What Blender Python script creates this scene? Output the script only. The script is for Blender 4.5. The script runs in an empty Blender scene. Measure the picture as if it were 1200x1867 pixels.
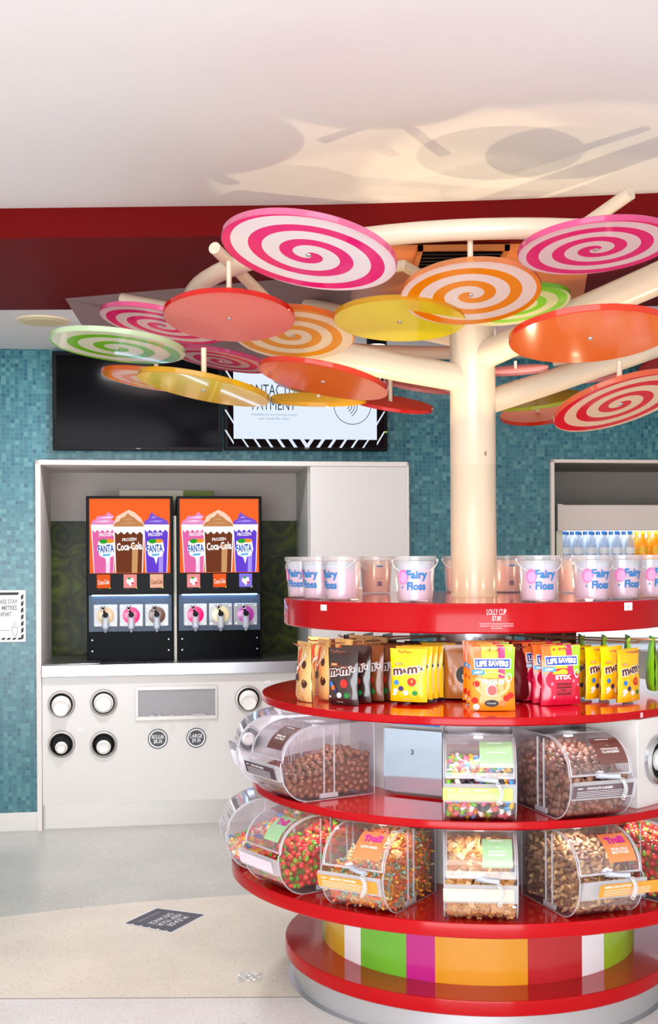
import bpy, math, random
from mathutils import Vector, Matrix
random.seed(7)
PI = math.pi
S = bpy.context.scene
COL = S.collection

# ------------------------------------------------------------------ camera
EYE, FOC, PX, PY, ROLL = 1.55, 2183.0, 609.0, 1016.5, 0.006
cam_d = bpy.data.cameras.new('camera')
cam = bpy.data.objects.new('camera', cam_d); COL.objects.link(cam)
cam.location = (0, 0, EYE)
cam.rotation_mode = 'QUATERNION'
cam.rotation_quaternion = Matrix.Rotation(PI/2, 3, 'X').to_quaternion() @ Matrix.Rotation(-ROLL, 3, 'Z').to_quaternion()
cam_d.sensor_fit = 'VERTICAL'; cam_d.sensor_height = 36
cam_d.lens = FOC/1867*36
cam_d.shift_x = (600-PX)/1867; cam_d.shift_y = (PY-933.5)/1867
cam_d.clip_start = .05
S.camera = cam

def at(px, py, Y):
    """point at distance Y in front of the eye seen in direction (px, py)"""
    dx, dy = px-PX, py-PY
    return Vector(((dx-ROLL*dy)/FOC*Y, Y, EYE-(dy+ROLL*dx)/FOC*Y))

# ------------------------------------------------------------------ world, light, exposure
S.view_settings.view_transform = 'Standard'
S.view_settings.look = 'None'
S.view_settings.gamma = 1
S.view_settings.exposure = 0.53
S.view_settings.use_curve_mapping = False
w = bpy.data.worlds.new('world'); S.world = w; w.use_nodes = True
w.node_tree.nodes['Background'].inputs[0].default_value = (.96, .98, 1, 1)
w.node_tree.nodes['Background'].inputs[1].default_value = 1.0
S.cycles.max_bounces = 10
S.cycles.diffuse_bounces = 4
S.cycles.glossy_bounces = 4
S.cycles.transmission_bounces = 6
S.cycles.transparent_max_bounces = 40
S.cycles.use_denoising = True
S.cycles.sample_clamp_indirect = 6
S.cycles.caustics_reflective = False
S.cycles.caustics_refractive = False

def light(name, kind, loc, power, color=(1, 1, 1), size=.5, size_y=None, aim=None, spot=None, blend=.3, spread=None):
    d = bpy.data.lights.new(name, kind); d.energy = power; d.color = color
    o = bpy.data.objects.new(name, d); COL.objects.link(o); o.location = loc
    if kind == 'AREA':
        d.size = size
        if size_y: d.shape = 'RECTANGLE'; d.size_y = size_y
        if spread: d.spread = spread
    elif kind in ('POINT', 'SPOT'):
        d.shadow_soft_size = size
    if kind == 'SPOT':
        d.spot_size = spot; d.spot_blend = blend
    if aim is not None:
        o.rotation_euler = (Vector(aim)-Vector(loc)).to_track_quat('-Z', 'Y').to_euler()
    return o

light('overhead_fill_front', 'AREA', (-.6, 1.6, 2.8), 34, (.97, .98, 1), 2.6, 1.6, aim=(-.6, 2.0, 0))  # unseen broad panel standing for ceiling lamps, added for diffuse light
light('ceiling_light_aisle', 'AREA', (-1.05, 5.98, 2.735), 22, (.95, .97, 1), .34, .14, aim=(-1.05, 6.1, 0))
light('ceiling_light_far', 'AREA', (1.4, 6.2, 2.7), 5, (1, .97, .93), 1.2, .5, aim=(1.4, 6.4, 0))
light('front_fill', 'AREA', (-.5, -2.6, 1.0), 215, (.90, .96, 1), 5, 2.3, aim=(0, 4, 1.9))  # unseen fill panel behind the eye, added to brighten ceiling and fronts

# ------------------------------------------------------------------ colours and materials
def lin(c):
    if isinstance(c, str):
        c = tuple(int(c[i:i+2], 16)/255 for i in (0, 2, 4))
    else:
        c = tuple(x/255 for x in c)
    return tuple(x/12.92 if x <= .04045 else ((x+.055)/1.055)**2.4 for x in c) + (1,)

MATS = {}
def new_mat(key):
    m = bpy.data.materials.new(key); m.use_nodes = True
    nt = m.node_tree; nt.nodes.clear()
    out = nt.nodes.new('ShaderNodeOutputMaterial')
    MATS[key] = m
    return m, nt, out

def N(nt, kind, **kw):
    n = nt.nodes.new(kind)
    for k, v in kw.items():
        if k.startswith('i_'):
            n.inputs[k[2:].replace('_', ' ')].default_value = v
        elif k[0] == 'n' and k[1:].isdigit():
            n.inputs[int(k[1:])].default_value = v
        else:
            setattr(n, k, v)
    return n

def math_n(nt, op, a, b=None):
    n = nt.nodes.new('ShaderNodeMath'); n.operation = op
    for i, x in enumerate((a, b)):
        if x is None: continue
        if isinstance(x, (int, float)): n.inputs[i].default_value = x
        else: nt.links.new(x, n.inputs[i])
    return n.outputs[0]

def P(key, col, rough=.5, metal=0, coat=0, emit=None, es=1, trans=0, spec=.5, bump=0, bscale=60):
    """plain surface with a fine procedural variation"""
    if key in MATS: return MATS[key]
    m, nt, out = new_mat(key)
    b = nt.nodes.new('ShaderNodeBsdfPrincipled')
    nt.links.new(b.outputs[0], out.inputs[0])
    b.inputs['Base Color'].default_value = lin(col)
    b.inputs['Roughness'].default_value = rough
    b.inputs['Metallic'].default_value = metal
    b.inputs['Coat Weight'].default_value = coat
    b.inputs['Coat Roughness'].default_value = .04
    b.inputs['Specular IOR Level'].default_value = spec
    if trans: b.inputs['Transmission Weight'].default_value = trans
    if emit is not None:
        b.inputs['Emission Color'].default_value = lin(emit)
        b.inputs['Emission Strength'].default_value = es
    if bump:
        tc = nt.nodes.new('ShaderNodeTexCoord')
        no = N(nt, 'ShaderNodeTexNoise', i_Scale=bscale, i_Detail=3)
        nt.links.new(tc.outputs['Object'], no.inputs['Vector'])
        bp = N(nt, 'ShaderNodeBump', i_Strength=bump, i_Distance=.004)
        nt.links.new(no.outputs[0], bp.inputs['Height'])
        nt.links.new(bp.outputs[0], b.inputs['Normal'])
    return m

def glow(key, col, s=1.0):
    if key in MATS: return MATS[key]
    m, nt, out = new_mat(key)
    e = N(nt, 'ShaderNodeEmission'); e.inputs[0].default_value = lin(col); e.inputs[1].default_value = s*.68
    nt.links.new(e.outputs[0], out.inputs[0])
    return m

def clear(key, tint, milk=.06, milkcol=(255, 255, 255), gloss=.05, edge=.7):
    """thin clear plastic: mostly see-through, brighter reflection towards grazing"""
    if key in MATS: return MATS[key]
    m, nt, out = new_mat(key)
    tr = N(nt, 'ShaderNodeBsdfTransparent'); tr.inputs[0].default_value = lin(tint)
    gl = N(nt, 'ShaderNodeBsdfGlossy', i_Roughness=gloss)
    df = N(nt, 'ShaderNodeBsdfDiffuse'); df.inputs[0].default_value = lin(milkcol)
    lw = N(nt, 'ShaderNodeLayerWeight', i_Blend=.5)
    p = math_n(nt, 'POWER', lw.outputs['Facing'], 3.0)
    p = math_n(nt, 'MULTIPLY', p, edge)
    p = math_n(nt, 'ADD', p, .045)
    mx = nt.nodes.new('ShaderNodeMixShader'); mx.inputs[0].default_value = milk
    nt.links.new(tr.outputs[0], mx.inputs[1]); nt.links.new(df.outputs[0], mx.inputs[2])
    m2 = nt.nodes.new('ShaderNodeMixShader')
    nt.links.new(p, m2.inputs[0]); nt.links.new(mx.outputs[0], m2.inputs[1]); nt.links.new(gl.outputs[0], m2.inputs[2])
    nt.links.new(m2.outputs[0], out.inputs[0])
    return m

def ramp(nt, fac, stops, const=False):
    r = nt.nodes.new('ShaderNodeValToRGB')
    if const: r.color_ramp.interpolation = 'CONSTANT'
    while len(r.color_ramp.elements) < len(stops): r.color_ramp.elements.new(.5)
    for e, (p, c) in zip(r.color_ramp.elements, stops):
        e.position = p; e.color = lin(c)
    nt.links.new(fac, r.inputs[0])
    return r.outputs[0]

def tile_mat():
    m, nt, out = new_mat('teal_mosaic_tile')
    b = N(nt, 'ShaderNodeBsdfPrincipled', i_Roughness=.25)
    tc = nt.nodes.new('ShaderNodeTexCoord')
    sp = nt.nodes.new('ShaderNodeSeparateXYZ'); nt.links.new(tc.outputs['Object'], sp.inputs[0])
    cell = .0245
    xs = math_n(nt, 'DIVIDE', sp.outputs[0], cell); zs = math_n(nt, 'DIVIDE', sp.outputs[2], cell)
    fx = math_n(nt, 'FLOOR', xs); fz = math_n(nt, 'FLOOR', zs)
    cb = nt.nodes.new('ShaderNodeCombineXYZ'); nt.links.new(fx, cb.inputs[0]); nt.links.new(fz, cb.inputs[1])
    wn = N(nt, 'ShaderNodeTexWhiteNoise', noise_dimensions='2D'); nt.links.new(cb.outputs[0], wn.inputs['Vector'])
    col = ramp(nt, wn.outputs['Value'], [(0, (8, 78, 104)), (.12, (24, 98, 116)), (.4, (38, 106, 120)), (.7, (50, 118, 128)), (1, (84, 142, 146))])
    def edge(v):
        f = math_n(nt, 'FRACT', v)
        f = math_n(nt, 'SUBTRACT', f, .5); f = math_n(nt, 'ABSOLUTE', f)
        return math_n(nt, 'GREATER_THAN', f, .44)
    g = math_n(nt, 'MAXIMUM', edge(xs), edge(zs))
    mx = N(nt, 'ShaderNodeMix', data_type='RGBA')
    nt.links.new(g, mx.inputs['Factor']); nt.links.new(col, mx.inputs['A'])
    mx.inputs['B'].default_value = lin((72, 122, 130))
    nt.links.new(mx.outputs['Result'], b.inputs['Base Color'])
    bp = N(nt, 'ShaderNodeBump', i_Strength=.25, i_Distance=.002, invert=True)
    nt.links.new(g, bp.inputs['Height']); nt.links.new(bp.outputs[0], b.inputs['Normal'])
    nt.links.new(b.outputs[0], out.inputs[0])
    return m
tile_mat()

def terrazzo(key, base, dark, lightc, rough=.28, scale=150):
    m, nt, out = new_mat(key)
    b = N(nt, 'ShaderNodeBsdfPrincipled', i_Roughness=rough)
    tc = nt.nodes.new('ShaderNodeTexCoord')
    v = N(nt, 'ShaderNodeTexVoronoi', i_Scale=scale); nt.links.new(tc.outputs['Object'], v.inputs['Vector'])
    sp = nt.nodes.new('ShaderNodeSeparateXYZ'); nt.links.new(v.outputs['Color'], sp.inputs[0])
    col = ramp(nt, sp.outputs[0], [(0, dark), (.06, base), (.5, base), (.8, lightc), (1, base)])
    no = N(nt, 'ShaderNodeTexNoise', i_Scale=3.0, i_Detail=4); nt.links.new(tc.outputs['Object'], no.inputs['Vector'])
    mx = N(nt, 'ShaderNodeMix', data_type='RGBA', blend_type='MULTIPLY'); mx.inputs['Factor'].default_value = .25
    nt.links.new(col, mx.inputs['A'])
    c2 = ramp(nt, no.outputs[0], [(.35, (205, 205, 205)), (.65, (255, 255, 255))]); nt.links.new(c2, mx.inputs['B'])
    nt.links.new(mx.outputs['Result'], b.inputs['Base Color'])
    nt.links.new(b.outputs[0], out.inputs[0])
    return m
terrazzo('grey_terrazzo', (204, 201, 192), (150, 146, 138), (220, 218, 211), .28, 200)
terrazzo('cream_terrazzo', (243, 231, 214), (204, 184, 162), (248, 239, 225), .35, 210)
terrazzo('white_terrazzo', (240, 233, 229), (204, 196, 192), (246, 242, 239), .35, 210)

def swirl_glass():
    m, nt, out = new_mat('green_swirl_panel')
    b = N(nt, 'ShaderNodeBsdfPrincipled', i_Roughness=.3)
    tc = nt.nodes.new('ShaderNodeTexCoord')
    v = N(nt, 'ShaderNodeTexVoronoi', i_Scale=4.5); nt.links.new(tc.outputs['Object'], v.inputs['Vector'])
    no = N(nt, 'ShaderNodeTexNoise', i_Scale=5, i_Detail=3, i_Distortion=1.0); nt.links.new(tc.outputs['Object'], no.inputs['Vector'])
    b.inputs['Specular IOR Level'].default_value = .15
    nt.links.new(no.outputs['Color'], v.inputs['Vector']) if False else None
    a = math_n(nt, 'MULTIPLY', v.outputs['Distance'], 26.0)
    c = math_n(nt, 'MULTIPLY', no.outputs[0], 16.0)
    s = math_n(nt, 'SINE', math_n(nt, 'ADD', a, c))
    s = math_n(nt, 'ADD', math_n(nt, 'MULTIPLY', s, .12), no.outputs[0])
    nt.links.new(ramp(nt, s, [(.25, (22, 32, 4)), (.5, (48, 58, 6)), (.85, (88, 96, 22))]), b.inputs['Base Color'])
    nt.links.new(b.outputs[0], out.inputs[0])
swirl_glass()

def disc_mat(key, main, second=None, turns=2.6, sign=1, frac=.5, phase=0.0, radius=.205, rough=.12, coat=.6, rim=None, glowmix=.5):
    """printed acrylic disc: second colour runs as one spiral arm; lets light from behind through"""
    m, nt, out = new_mat(key)
    b = N(nt, 'ShaderNodeBsdfPrincipled', i_Roughness=rough)
    b.inputs['Specular IOR Level'].default_value = .5 if coat else .1
    b.inputs['Coat Weight'].default_value = coat; b.inputs['Coat Roughness'].default_value = .03
    tl = N(nt, 'ShaderNodeBsdfTranslucent')
    mx = nt.nodes.new('ShaderNodeMixShader'); mx.inputs[0].default_value = glowmix
    if second is None:
        b.inputs['Base Color'].default_value = lin(main); tl.inputs[0].default_value = lin(main)
    else:
        tc = nt.nodes.new('ShaderNodeTexCoord')
        sp = nt.nodes.new('ShaderNodeSeparateXYZ'); nt.links.new(tc.outputs['Object'], sp.inputs[0])
        x, y = sp.outputs[0], sp.outputs[1]
        r = math_n(nt, 'SQRT', math_n(nt, 'ADD', math_n(nt, 'MULTIPLY', x, x), math_n(nt, 'MULTIPLY', y, y)))
        th = math_n(nt, 'DIVIDE', math_n(nt, 'ARCTAN2', y, x), 2*PI*sign)
        t = math_n(nt, 'MULTIPLY', r, turns/radius)
        t = math_n(nt, 'ADD', math_n(nt, 'SUBTRACT', t, th), 5.0+phase)
        g = math_n(nt, 'LESS_THAN', math_n(nt, 'FRACT', t), frac)
        mc = N(nt, 'ShaderNodeMix', data_type='RGBA')
        nt.links.new(g, mc.inputs['Factor']); mc.inputs['A'].default_value = lin(main); mc.inputs['B'].default_value = lin(second)
        nt.links.new(mc.outputs['Result'], b.inputs['Base Color']); nt.links.new(mc.outputs['Result'], tl.inputs[0])
    nt.links.new(b.outputs[0], mx.inputs[1]); nt.links.new(tl.outputs[0], mx.inputs[2])
    nt.links.new(mx.outputs[0], out.inputs[0])
    return m

def speckle(key, cols, scale=55, rough=.35, bump=.6):
    m, nt, out = new_mat(key)
    b = N(nt, 'ShaderNodeBsdfPrincipled', i_Roughness=rough)
    tc = nt.nodes.new('ShaderNodeTexCoord')
    v = N(nt, 'ShaderNodeTexVoronoi', i_Scale=scale); nt.links.new(tc.outputs['Object'], v.inputs['Vector'])
    sp = nt.nodes.new('ShaderNodeSeparateXYZ'); nt.links.new(v.outputs['Color'], sp.inputs[0])
    n = len(cols)
    nt.links.new(ramp(nt, sp.outputs[0], [(i/n, c) for i, c in enumerate(cols)], True), b.inputs['Base Color'])
    bp = N(nt, 'ShaderNodeBump', i_Strength=bump, i_Distance=.01, invert=True)
    nt.links.new(v.outputs['Distance'], bp.inputs['Height']); nt.links.new(bp.outputs[0], b.inputs['Normal'])
    nt.links.new(b.outputs[0], out.inputs[0])
    return m

# common materials
WHITE = P('white_paint', (238, 229, 224), .6)
WLAM = P('white_laminate', (226, 222, 219), .3)
CEIL = P('ceiling_paint', (230, 229, 230), .8)
RED = P('red_gloss', (176, 0, 10), .14, coat=.1, spec=.16)
REDT = P('red_gloss_top', (186, 3, 10), .1, coat=.3, spec=.3)
MAROON = P('red_soffit_paint', (106, 10, 10), .5, spec=.06)
STEEL = P('brushed_steel', (200, 202, 206), .28, metal=1)
STEELD = P('dull_steel', (186, 180, 176), .42, metal=.8)
BLACK = P('black_plastic', (10, 9, 12), .4, spec=.12)
BLACKM = P('black_matte', (10, 10, 12), .6)
SCREEN = P('dark_screen', (4, 4, 6), .12, spec=.1)
TILE = MATS['teal_mosaic_tile']
ACRY = clear('clear_acrylic', (253, 251, 253), .02, gloss=.05)
ACRYE = clear('acrylic_edge', (240, 238, 246), .32, gloss=.1)
TUB = clear('tub_plastic', (250, 246, 248), .22, gloss=.18, edge=.4)
PIPE = P('cream_pipe', (226, 208, 184), .28, coat=.3)
TXW = P('print_white', (250, 250, 250), .5)
TXB = P('print_blue', (25, 120, 190), .5)
TXK = P('print_black', (25, 25, 30), .5)
CHAR = P('charcoal_print', (72, 74, 82), .5)

# ------------------------------------------------------------------ mesh builder
_tc = {}
def text_geo(body, bold=0.0):
    k = (body, bold)
    if k in _tc: return _tc[k]
    c = bpy.data.curves.new('t', 'FONT'); c.body = body; c.resolution_u = 2; c.offset = bold
    o = bpy.data.objects.new('t', c); COL.objects.link(o)
    dg = bpy.context.evaluated_depsgraph_get()
    me = bpy.data.meshes.new_from_object(o.evaluated_get(dg))
    vs = [tuple(v.co) for v in me.vertices]; fs = [tuple(p.vertices) for p in me.polygons]
    bpy.data.objects.remove(o); bpy.data.curves.remove(c); bpy.data.meshes.remove(me)
    x0 = min(v[0] for v in vs); x1 = max(v[0] for v in vs); y0 = min(v[1] for v in vs); y1 = max(v[1] for v in vs)
    vs = [((v[0]-x0)/(x1-x0)-.5, (v[1]-y0)/(y1-y0)-.5) for v in vs]
    _tc[k] = (vs, fs); return _tc[k]

class MB:
    def __init__(s, mat=None):
        s.v = []; s.f = []; s.mi = []; s.mats = []; s.cur = 0
        if mat: s.m(mat)
    def m(s, mat):
        if mat not in s.mats: s.mats.append(mat)
        s.cur = s.mats.index(mat); return s
    def add(s, vs, fs):
        o = len(s.v); s.v += [tuple(v) for v in vs]
        for f in fs: s.f.append(tuple(i+o for i in f)); s.mi.append(s.cur)
        return s
    def box(s, cx, cy, cz, sx, sy, sz, M=None):
        vs = [Vector((cx+a*sx/2, cy+b*sy/2, cz+c*sz/2)) for a in (-1, 1) for b in (-1, 1) for c in (-1, 1)]
        if M: vs = [M @ v for v in vs]
        return s.add(vs, [(0, 1, 3, 2), (4, 6, 7, 5), (0, 4, 5, 1), (2, 3, 7, 6), (0, 2, 6, 4), (1, 5, 7, 3)])
    def b2(s, x0, x1, y0, y1, z0, z1):
        return s.box((x0+x1)/2, (y0+y1)/2, (z0+z1)/2, abs(x1-x0), abs(y1-y0), abs(z1-z0))
    def tube(s, pts, rad, seg=12, caps=True, closed=False):
        pts = [Vector(p) for p in pts]; n = len(pts)
        if not isinstance(rad, (list, tuple)): rad = [rad]*n
        vs = []; up = None
        for i, p in enumerate(pts):
            if closed: t = (pts[(i+1) % n]-pts[i-1])
            else: t = pts[min(i+1, n-1)]-pts[max(i-1, 0)]
            t.normalize()
            if up is None:
                up = Vector((0, 0, 1)) if abs(t.z) < .9 else Vector((1, 0, 0))
            a = t.cross(up).normalized(); b = a.cross(t).normalized(); up = b
            for k in range(seg):
                w_ = 2*PI*k/seg; vs.append(p+(a*math.cos(w_)+b*math.sin(w_))*rad[i])
        fs = []
        for i in range(n if closed else n-1):
            j = (i+1) % n
            for k in range(seg):
                k2 = (k+1) % seg; fs.append((i*seg+k, i*seg+k2, j*seg+k2, j*seg+k))
        if caps and not closed:
            fs.append(tuple(range(seg-1, -1, -1))); fs.append(tuple((n-1)*seg+k for k in range(seg)))
        return s.add(vs, fs)
    def cyl(s, a, b, r, r2=None, seg=24):
        return s.tube([a, b], [r, r if r2 is None else r2], seg)
    def lathe(s, prof, seg=64, c=(0, 0, 0), a0=0, a1=2*PI, close=False, sx=1):
        """profile of (r, z) turned about the vertical axis; angle 0 is -y, growing towards +x"""
        full = abs(a1-a0-2*PI) < 1e-6; n = seg if full else seg+1; m_ = len(prof)
        vs = []
        for i in range(n):
            a = a0+(a1-a0)*i/seg
            for r, z in prof: vs.append((c[0]+r*math.sin(a)*sx, c[1]-r*math.cos(a), c[2]+z))
        fs = []
        for i in range(seg):
            j = (i+1) % n
            for k in range(m_ if close else m_-1):
                k2 = (k+1) % m_; fs.append((i*m_+k, j*m_+k, j*m_+k2, i*m_+k2))
        return s.add(vs, fs)
    def prism(s, poly, axis, t0, t1):
        """poly of 2-D points pushed out along an axis: x -> (y,z), y -> (x,z), z -> (x,y)"""
        def mk(p, t):
            return (t, p[0], p[1]) if axis == 'x' else (p[0], t, p[1]) if axis == 'y' else (p[0], p[1], t)
        n = len(poly)
        vs = [mk(p, t0) for p in poly]+[mk(p, t1) for p in poly]
        fs = [tuple(range(n)), tuple(range(2*n-1, n-1, -1))]+[(i, (i+1) % n, n+(i+1) % n, n+i) for i in range(n)]
        return s.add(vs, fs)
    def strip(s, prof, x0, x1, th, seg=1):
        """thin curved sheet: open (y,z) profile, thickness th inwards (left of travel), from x0 to x1"""
        n = len(prof); inn = []
        for i in range(n):
            a = prof[max(i-1, 0)]; b = prof[min(i+1, n-1)]
            dx, dz = b[0]-a[0], b[1]-a[1]; l = math.hypot(dx, dz) or 1
            inn.append((prof[i][0]-dz/l*th, prof[i][1]+dx/l*th))
        return s.prism(list(prof)+inn[::-1], 'x', x0, x1)
    def grid(s, fn, nu, nv, flip=False):
        vs = [fn(i/nu, j/nv) for i in range(nu+1) for j in range(nv+1)]
        fs = []
        for i in range(nu):
            for j in range(nv):
                a = i*(nv+1)+j; q = (a, a+nv+1, a+nv+2, a+1); fs.append(q[::-1] if flip else q)
        return s.add(vs, fs)
    def ball(s, c, r, seg=12, rings=8, sc=(1, 1, 1)):
        vs = [(c[0], c[1], c[2]+r*sc[2])]
        for i in range(1, rings):
            ph = PI*i/rings
            for k in range(seg):
                a = 2*PI*k/seg
                vs.append((c[0]+r*sc[0]*math.sin(ph)*math.cos(a), c[1]+r*sc[1]*math.sin(ph)*math.sin(a), c[2]+r*sc[2]*math.cos(ph)))
        vs.append((c[0], c[1], c[2]-r*sc[2])); L = len(vs)-1
        fs = [(0, 1+k, 1+(k+1) % seg) for k in range(seg)]
        for i in range(rings-2):
            for k in range(seg):
                a = 1+i*seg+k; b = 1+i*seg+(k+1) % seg; fs.append((a, a+seg, b+seg, b))
        fs += [(L, 1+(rings-2)*seg+(k+1) % seg, 1+(rings-2)*seg+k) for k in range(seg)]
        return s.add(vs, fs)
    def text(s, body, cx, cz, w_, h_, fn=None, y=0, bold=0.0, rot=0):
        """lettering standing in the x-z plane and facing -y (or mapped by fn(x, z))"""
        vs, fs = text_geo(body, bold); c_, s_ = math.cos(rot), math.sin(rot)
        o = []
        for a, b in vs:
            a, b = a*w_, b*h_
            x, z = cx+a*c_-b*s_, cz+a*s_+b*c_
            o.append(fn(x, z) if fn else (x, y, z))
        return s.add(o, fs)
    def poly(s, pts, fn=None, y=0):
        return s.add([fn(x, z) if fn else (x, y, z) for x, z in pts], [tuple(range(len(pts)))])
    def patch(s, x0, x1, z0, z1, fn, nu=8, nv=6):
        return s.grid(lambda u, v: fn(x0+(x1-x0)*u, z0+(z1-z0)*v), nu, nv)
    def disc(s, cx, cz, rx, rz, fn=None, y=0, seg=20):
        return s.poly([(cx+rx*math.cos(2*PI*i/seg), cz+rz*math.sin(2*PI*i/seg)) for i in range(seg)], fn, y)
    def ringflat(s, cx, cz, r0, r1, y=0, seg=32, fn=None):
        vs = []
        for i in range(seg):
            a = 2*PI*i/seg
            for r in (r0, r1):
                x, z = cx+r*math.cos(a), cz+r*math.sin(a); vs.append(fn(x, z) if fn else (x, y, z))
        return s.add(vs, [(2*i, 2*((i+1) % seg), 2*((i+1) % seg)+1, 2*i+1) for i in range(seg)])
    def build(s, name, parent=None, smooth=True, bevel=0, bseg=2, ang=35, loc=None, rot=None, label=None):
        me = bpy.data.meshes.new(name); me.from_pydata(s.v, [], s.f)
        for m_ in s.mats: me.materials.append(m_)
        me.polygons.foreach_set('material_index', s.mi)
        me.update()
        if smooth:
            me.polygons.foreach_set('use_smooth', [True]*len(me.polygons)); me.set_sharp_from_angle(angle=math.radians(ang))
        o = bpy.data.objects.new(name, me); COL.objects.link(o)
        if parent: o.parent = parent
        if loc is not None: o.location = loc
        if rot is not None: o.rotation_euler = rot
        if bevel:
            b = o.modifiers.new('bevel', 'BEVEL'); b.width = bevel; b.segments = bseg; b.limit_method = 'ANGLE'; b.angle_limit = math.radians(40)
        if label: o['label'] = label
        return o

def tag(o, label, cat, group=None, kind=None):
    o['label'] = label; o['category'] = cat
    if group: o['group'] = group
    if kind: o['kind'] = kind
    return o
def thing(name, label, cat, loc=(0, 0, 0), rz=0, group=None):
    o = bpy.data.objects.new(name, None); COL.objects.link(o)
    o.empty_display_size = .05; o.location = loc; o.rotation_euler = (0, 0, rz)
    return tag(o, label, cat, group)
def struct(o):
    o['kind'] = 'structure'; return o
def kids(o): return [c for c in bpy.data.objects if c.parent == o]
def dup(root, loc, rz, label, children=None):
    r = root.copy(); COL.objects.link(r); r.location = loc; r.rotation_euler = (0, 0, rz); r['label'] = label
    for ch, gs in (children if children is not None else [(c, kids(c)) for c in kids(root)]):
        c = ch.copy(); COL.objects.link(c); c.parent = r
        for g in gs:
            d = g.copy(); COL.objects.link(d); d.parent = c
    return r
# ================================================================== SETTING
TH = math.atan(.144); EX = Vector((math.cos(TH), math.sin(TH), 0)); EN = Vector((math.sin(TH), -math.cos(TH), 0))
W0 = Vector((0, 7.10, 0))
def wp(px, py, d=0.0):
    """local (u, z) on the tiled wall plane moved d towards the room"""
    r = at(px, py, 1.0)-Vector((0, 0, EYE)); e = Vector((0, 0, EYE)); p0 = W0+EN*d
    t = (p0-e).dot(EN)/r.dot(EN); p = e+r*t
    return (p-W0).dot(EX), p.z
def wxyz(u, d, z): return W0+EX*u+EN*d+Vector((0, 0, z))
def wu(px, d=0.0): return wp(px, PY, d)[0]

# floor: three terrazzo zones with a curved joint
arc = [at(x, y, 1.0) for x, y in ((0, 1672), (125, 1657), (250, 1645), (375, 1636), (500, 1628))]
arc = [((p.x)*EYE/(EYE-p.z), EYE/(EYE-p.z)) for p in arc]
arcL = [(-6, 4.0), (-3.6, 4.65), (-2.4, 4.97)]+arc+[(.3, 5.68), (1.2, 5.7), (2.4, 5.5), (6, 4.9)]
fm = MB(MATS['grey_terrazzo'])
for (x0, y0), (x1, y1) in zip(arcL, arcL[1:]):
    fm.m(MATS['grey_terrazzo']).add([(x0, y0, 0), (x1, y1, 0), (x1, 9.5, 0), (x0, 9.5, 0)], [(0, 1, 2, 3)])
    fm.m(MATS['cream_terrazzo']).add([(x0, 4.228, 0), (x1, 4.228, 0), (x1, max(y1, 4.228), 0), (x0, max(y0, 4.228), 0)], [(0, 1, 2, 3)])
fm.m(MATS['white_terrazzo']).add([(-6, -4, 0), (6, -4, 0), (6, 4.222, 0), (-6, 4.222, 0)], [(0, 1, 2, 3)])
fm.m(P('floor_joint', (120, 105, 92), .7)).add([(-6, 4.222, 0), (6, 4.222, 0), (6, 4.228, 0), (-6, 4.228, 0)], [(0, 1, 2, 3)])
struct(fm.build('floor', smooth=False))

# wall with two openings (local frame: x along wall, -y to the room)
def wall_obj(mb, name, **k):
    return mb.build(name, loc=W0, rot=(0, 0, TH), **k)
uL0, zT = wp(65, 839); uL1 = wu(745)
uR0 = wu(1003); zTR = wp(1003, 838)[1]
uR1 = uR0+1.9
ZC = 2.752
wm = MB(TILE)
zk = .105
wm.b2(-5, uL0, 0, .12, zk, ZC); wm.b2(uL0, uL1, 0, .12, zT, ZC); wm.b2(uL1, uR0, 0, .12, zk, ZC)
wm.b2(uR0, uR1, 0, .12, zTR, ZC); wm.b2(uR1, 5, 0, .12, zk, ZC)
struct(wall_obj(wm, 'wall_back', smooth=False))
bb = MB(STEELD); bb.b2(-5, uL0, -.004, .12, 0, zk); bb.b2(uL1, uR0, -.004, .12, 0, zk); bb.b2(uR1, 5, -.004, .12, 0, zk)
struct(wall_obj(bb, 'baseboard_back', smooth=False))
sw = MB(WHITE); sw.b2(-4.6, -4.5, -4, 8, 0, 2.9); struct(sw.build('wall_left', smooth=False))
sw = MB(WHITE); sw.b2(4.5, 4.6, -4, 9, 0, 2.9); struct(sw.build('wall_right', smooth=False))

# white frame of the serving niche, its recess and the white side panel
uP = wu(566); uRi = wu(528)
nf = MB(WHITE)
ft = .028
nf.b2(uL0, uL0+ft, -.03, .02, 0, zT); nf.b2(uL0, uL1, -.03, .02, zT-ft, zT); nf.b2(uL1-.014, uL1, -.03, .02, 0, zT)
struct(wall_obj(nf, 'trim_1', bevel=.002))
pn = MB(WLAM); pn.b2(uP, uL1-.014, -.022, .6, .0, zT-ft); struct(wall_obj(pn, 'wall_niche_panel', bevel=.002))
nd = .62
zc0 = .945
zg = wp(300, 950, -nd)[1]
ni = MB(WHITE)
ni.b2(uL0, uL0+ft, .02, nd, .3, zT-ft)
ni.b2(uL0, uP, .02, nd, zT-ft, zT)
ni.m(P('niche_grey', (186, 176, 170), .6)).b2(uL0, uP, nd, nd+.02, zg, zT)
ni.m(MATS['green_swirl_panel']).b2(uL0, uP, nd-.004, nd+.02, .5, zg)
ni.m(P('niche_side', (176, 176, 172), .35)).b2(uP-.012, uP-.001, .02, nd, .8, zT-ft)
struct(wall_obj(ni, 'wall_niche', smooth=False))
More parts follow.
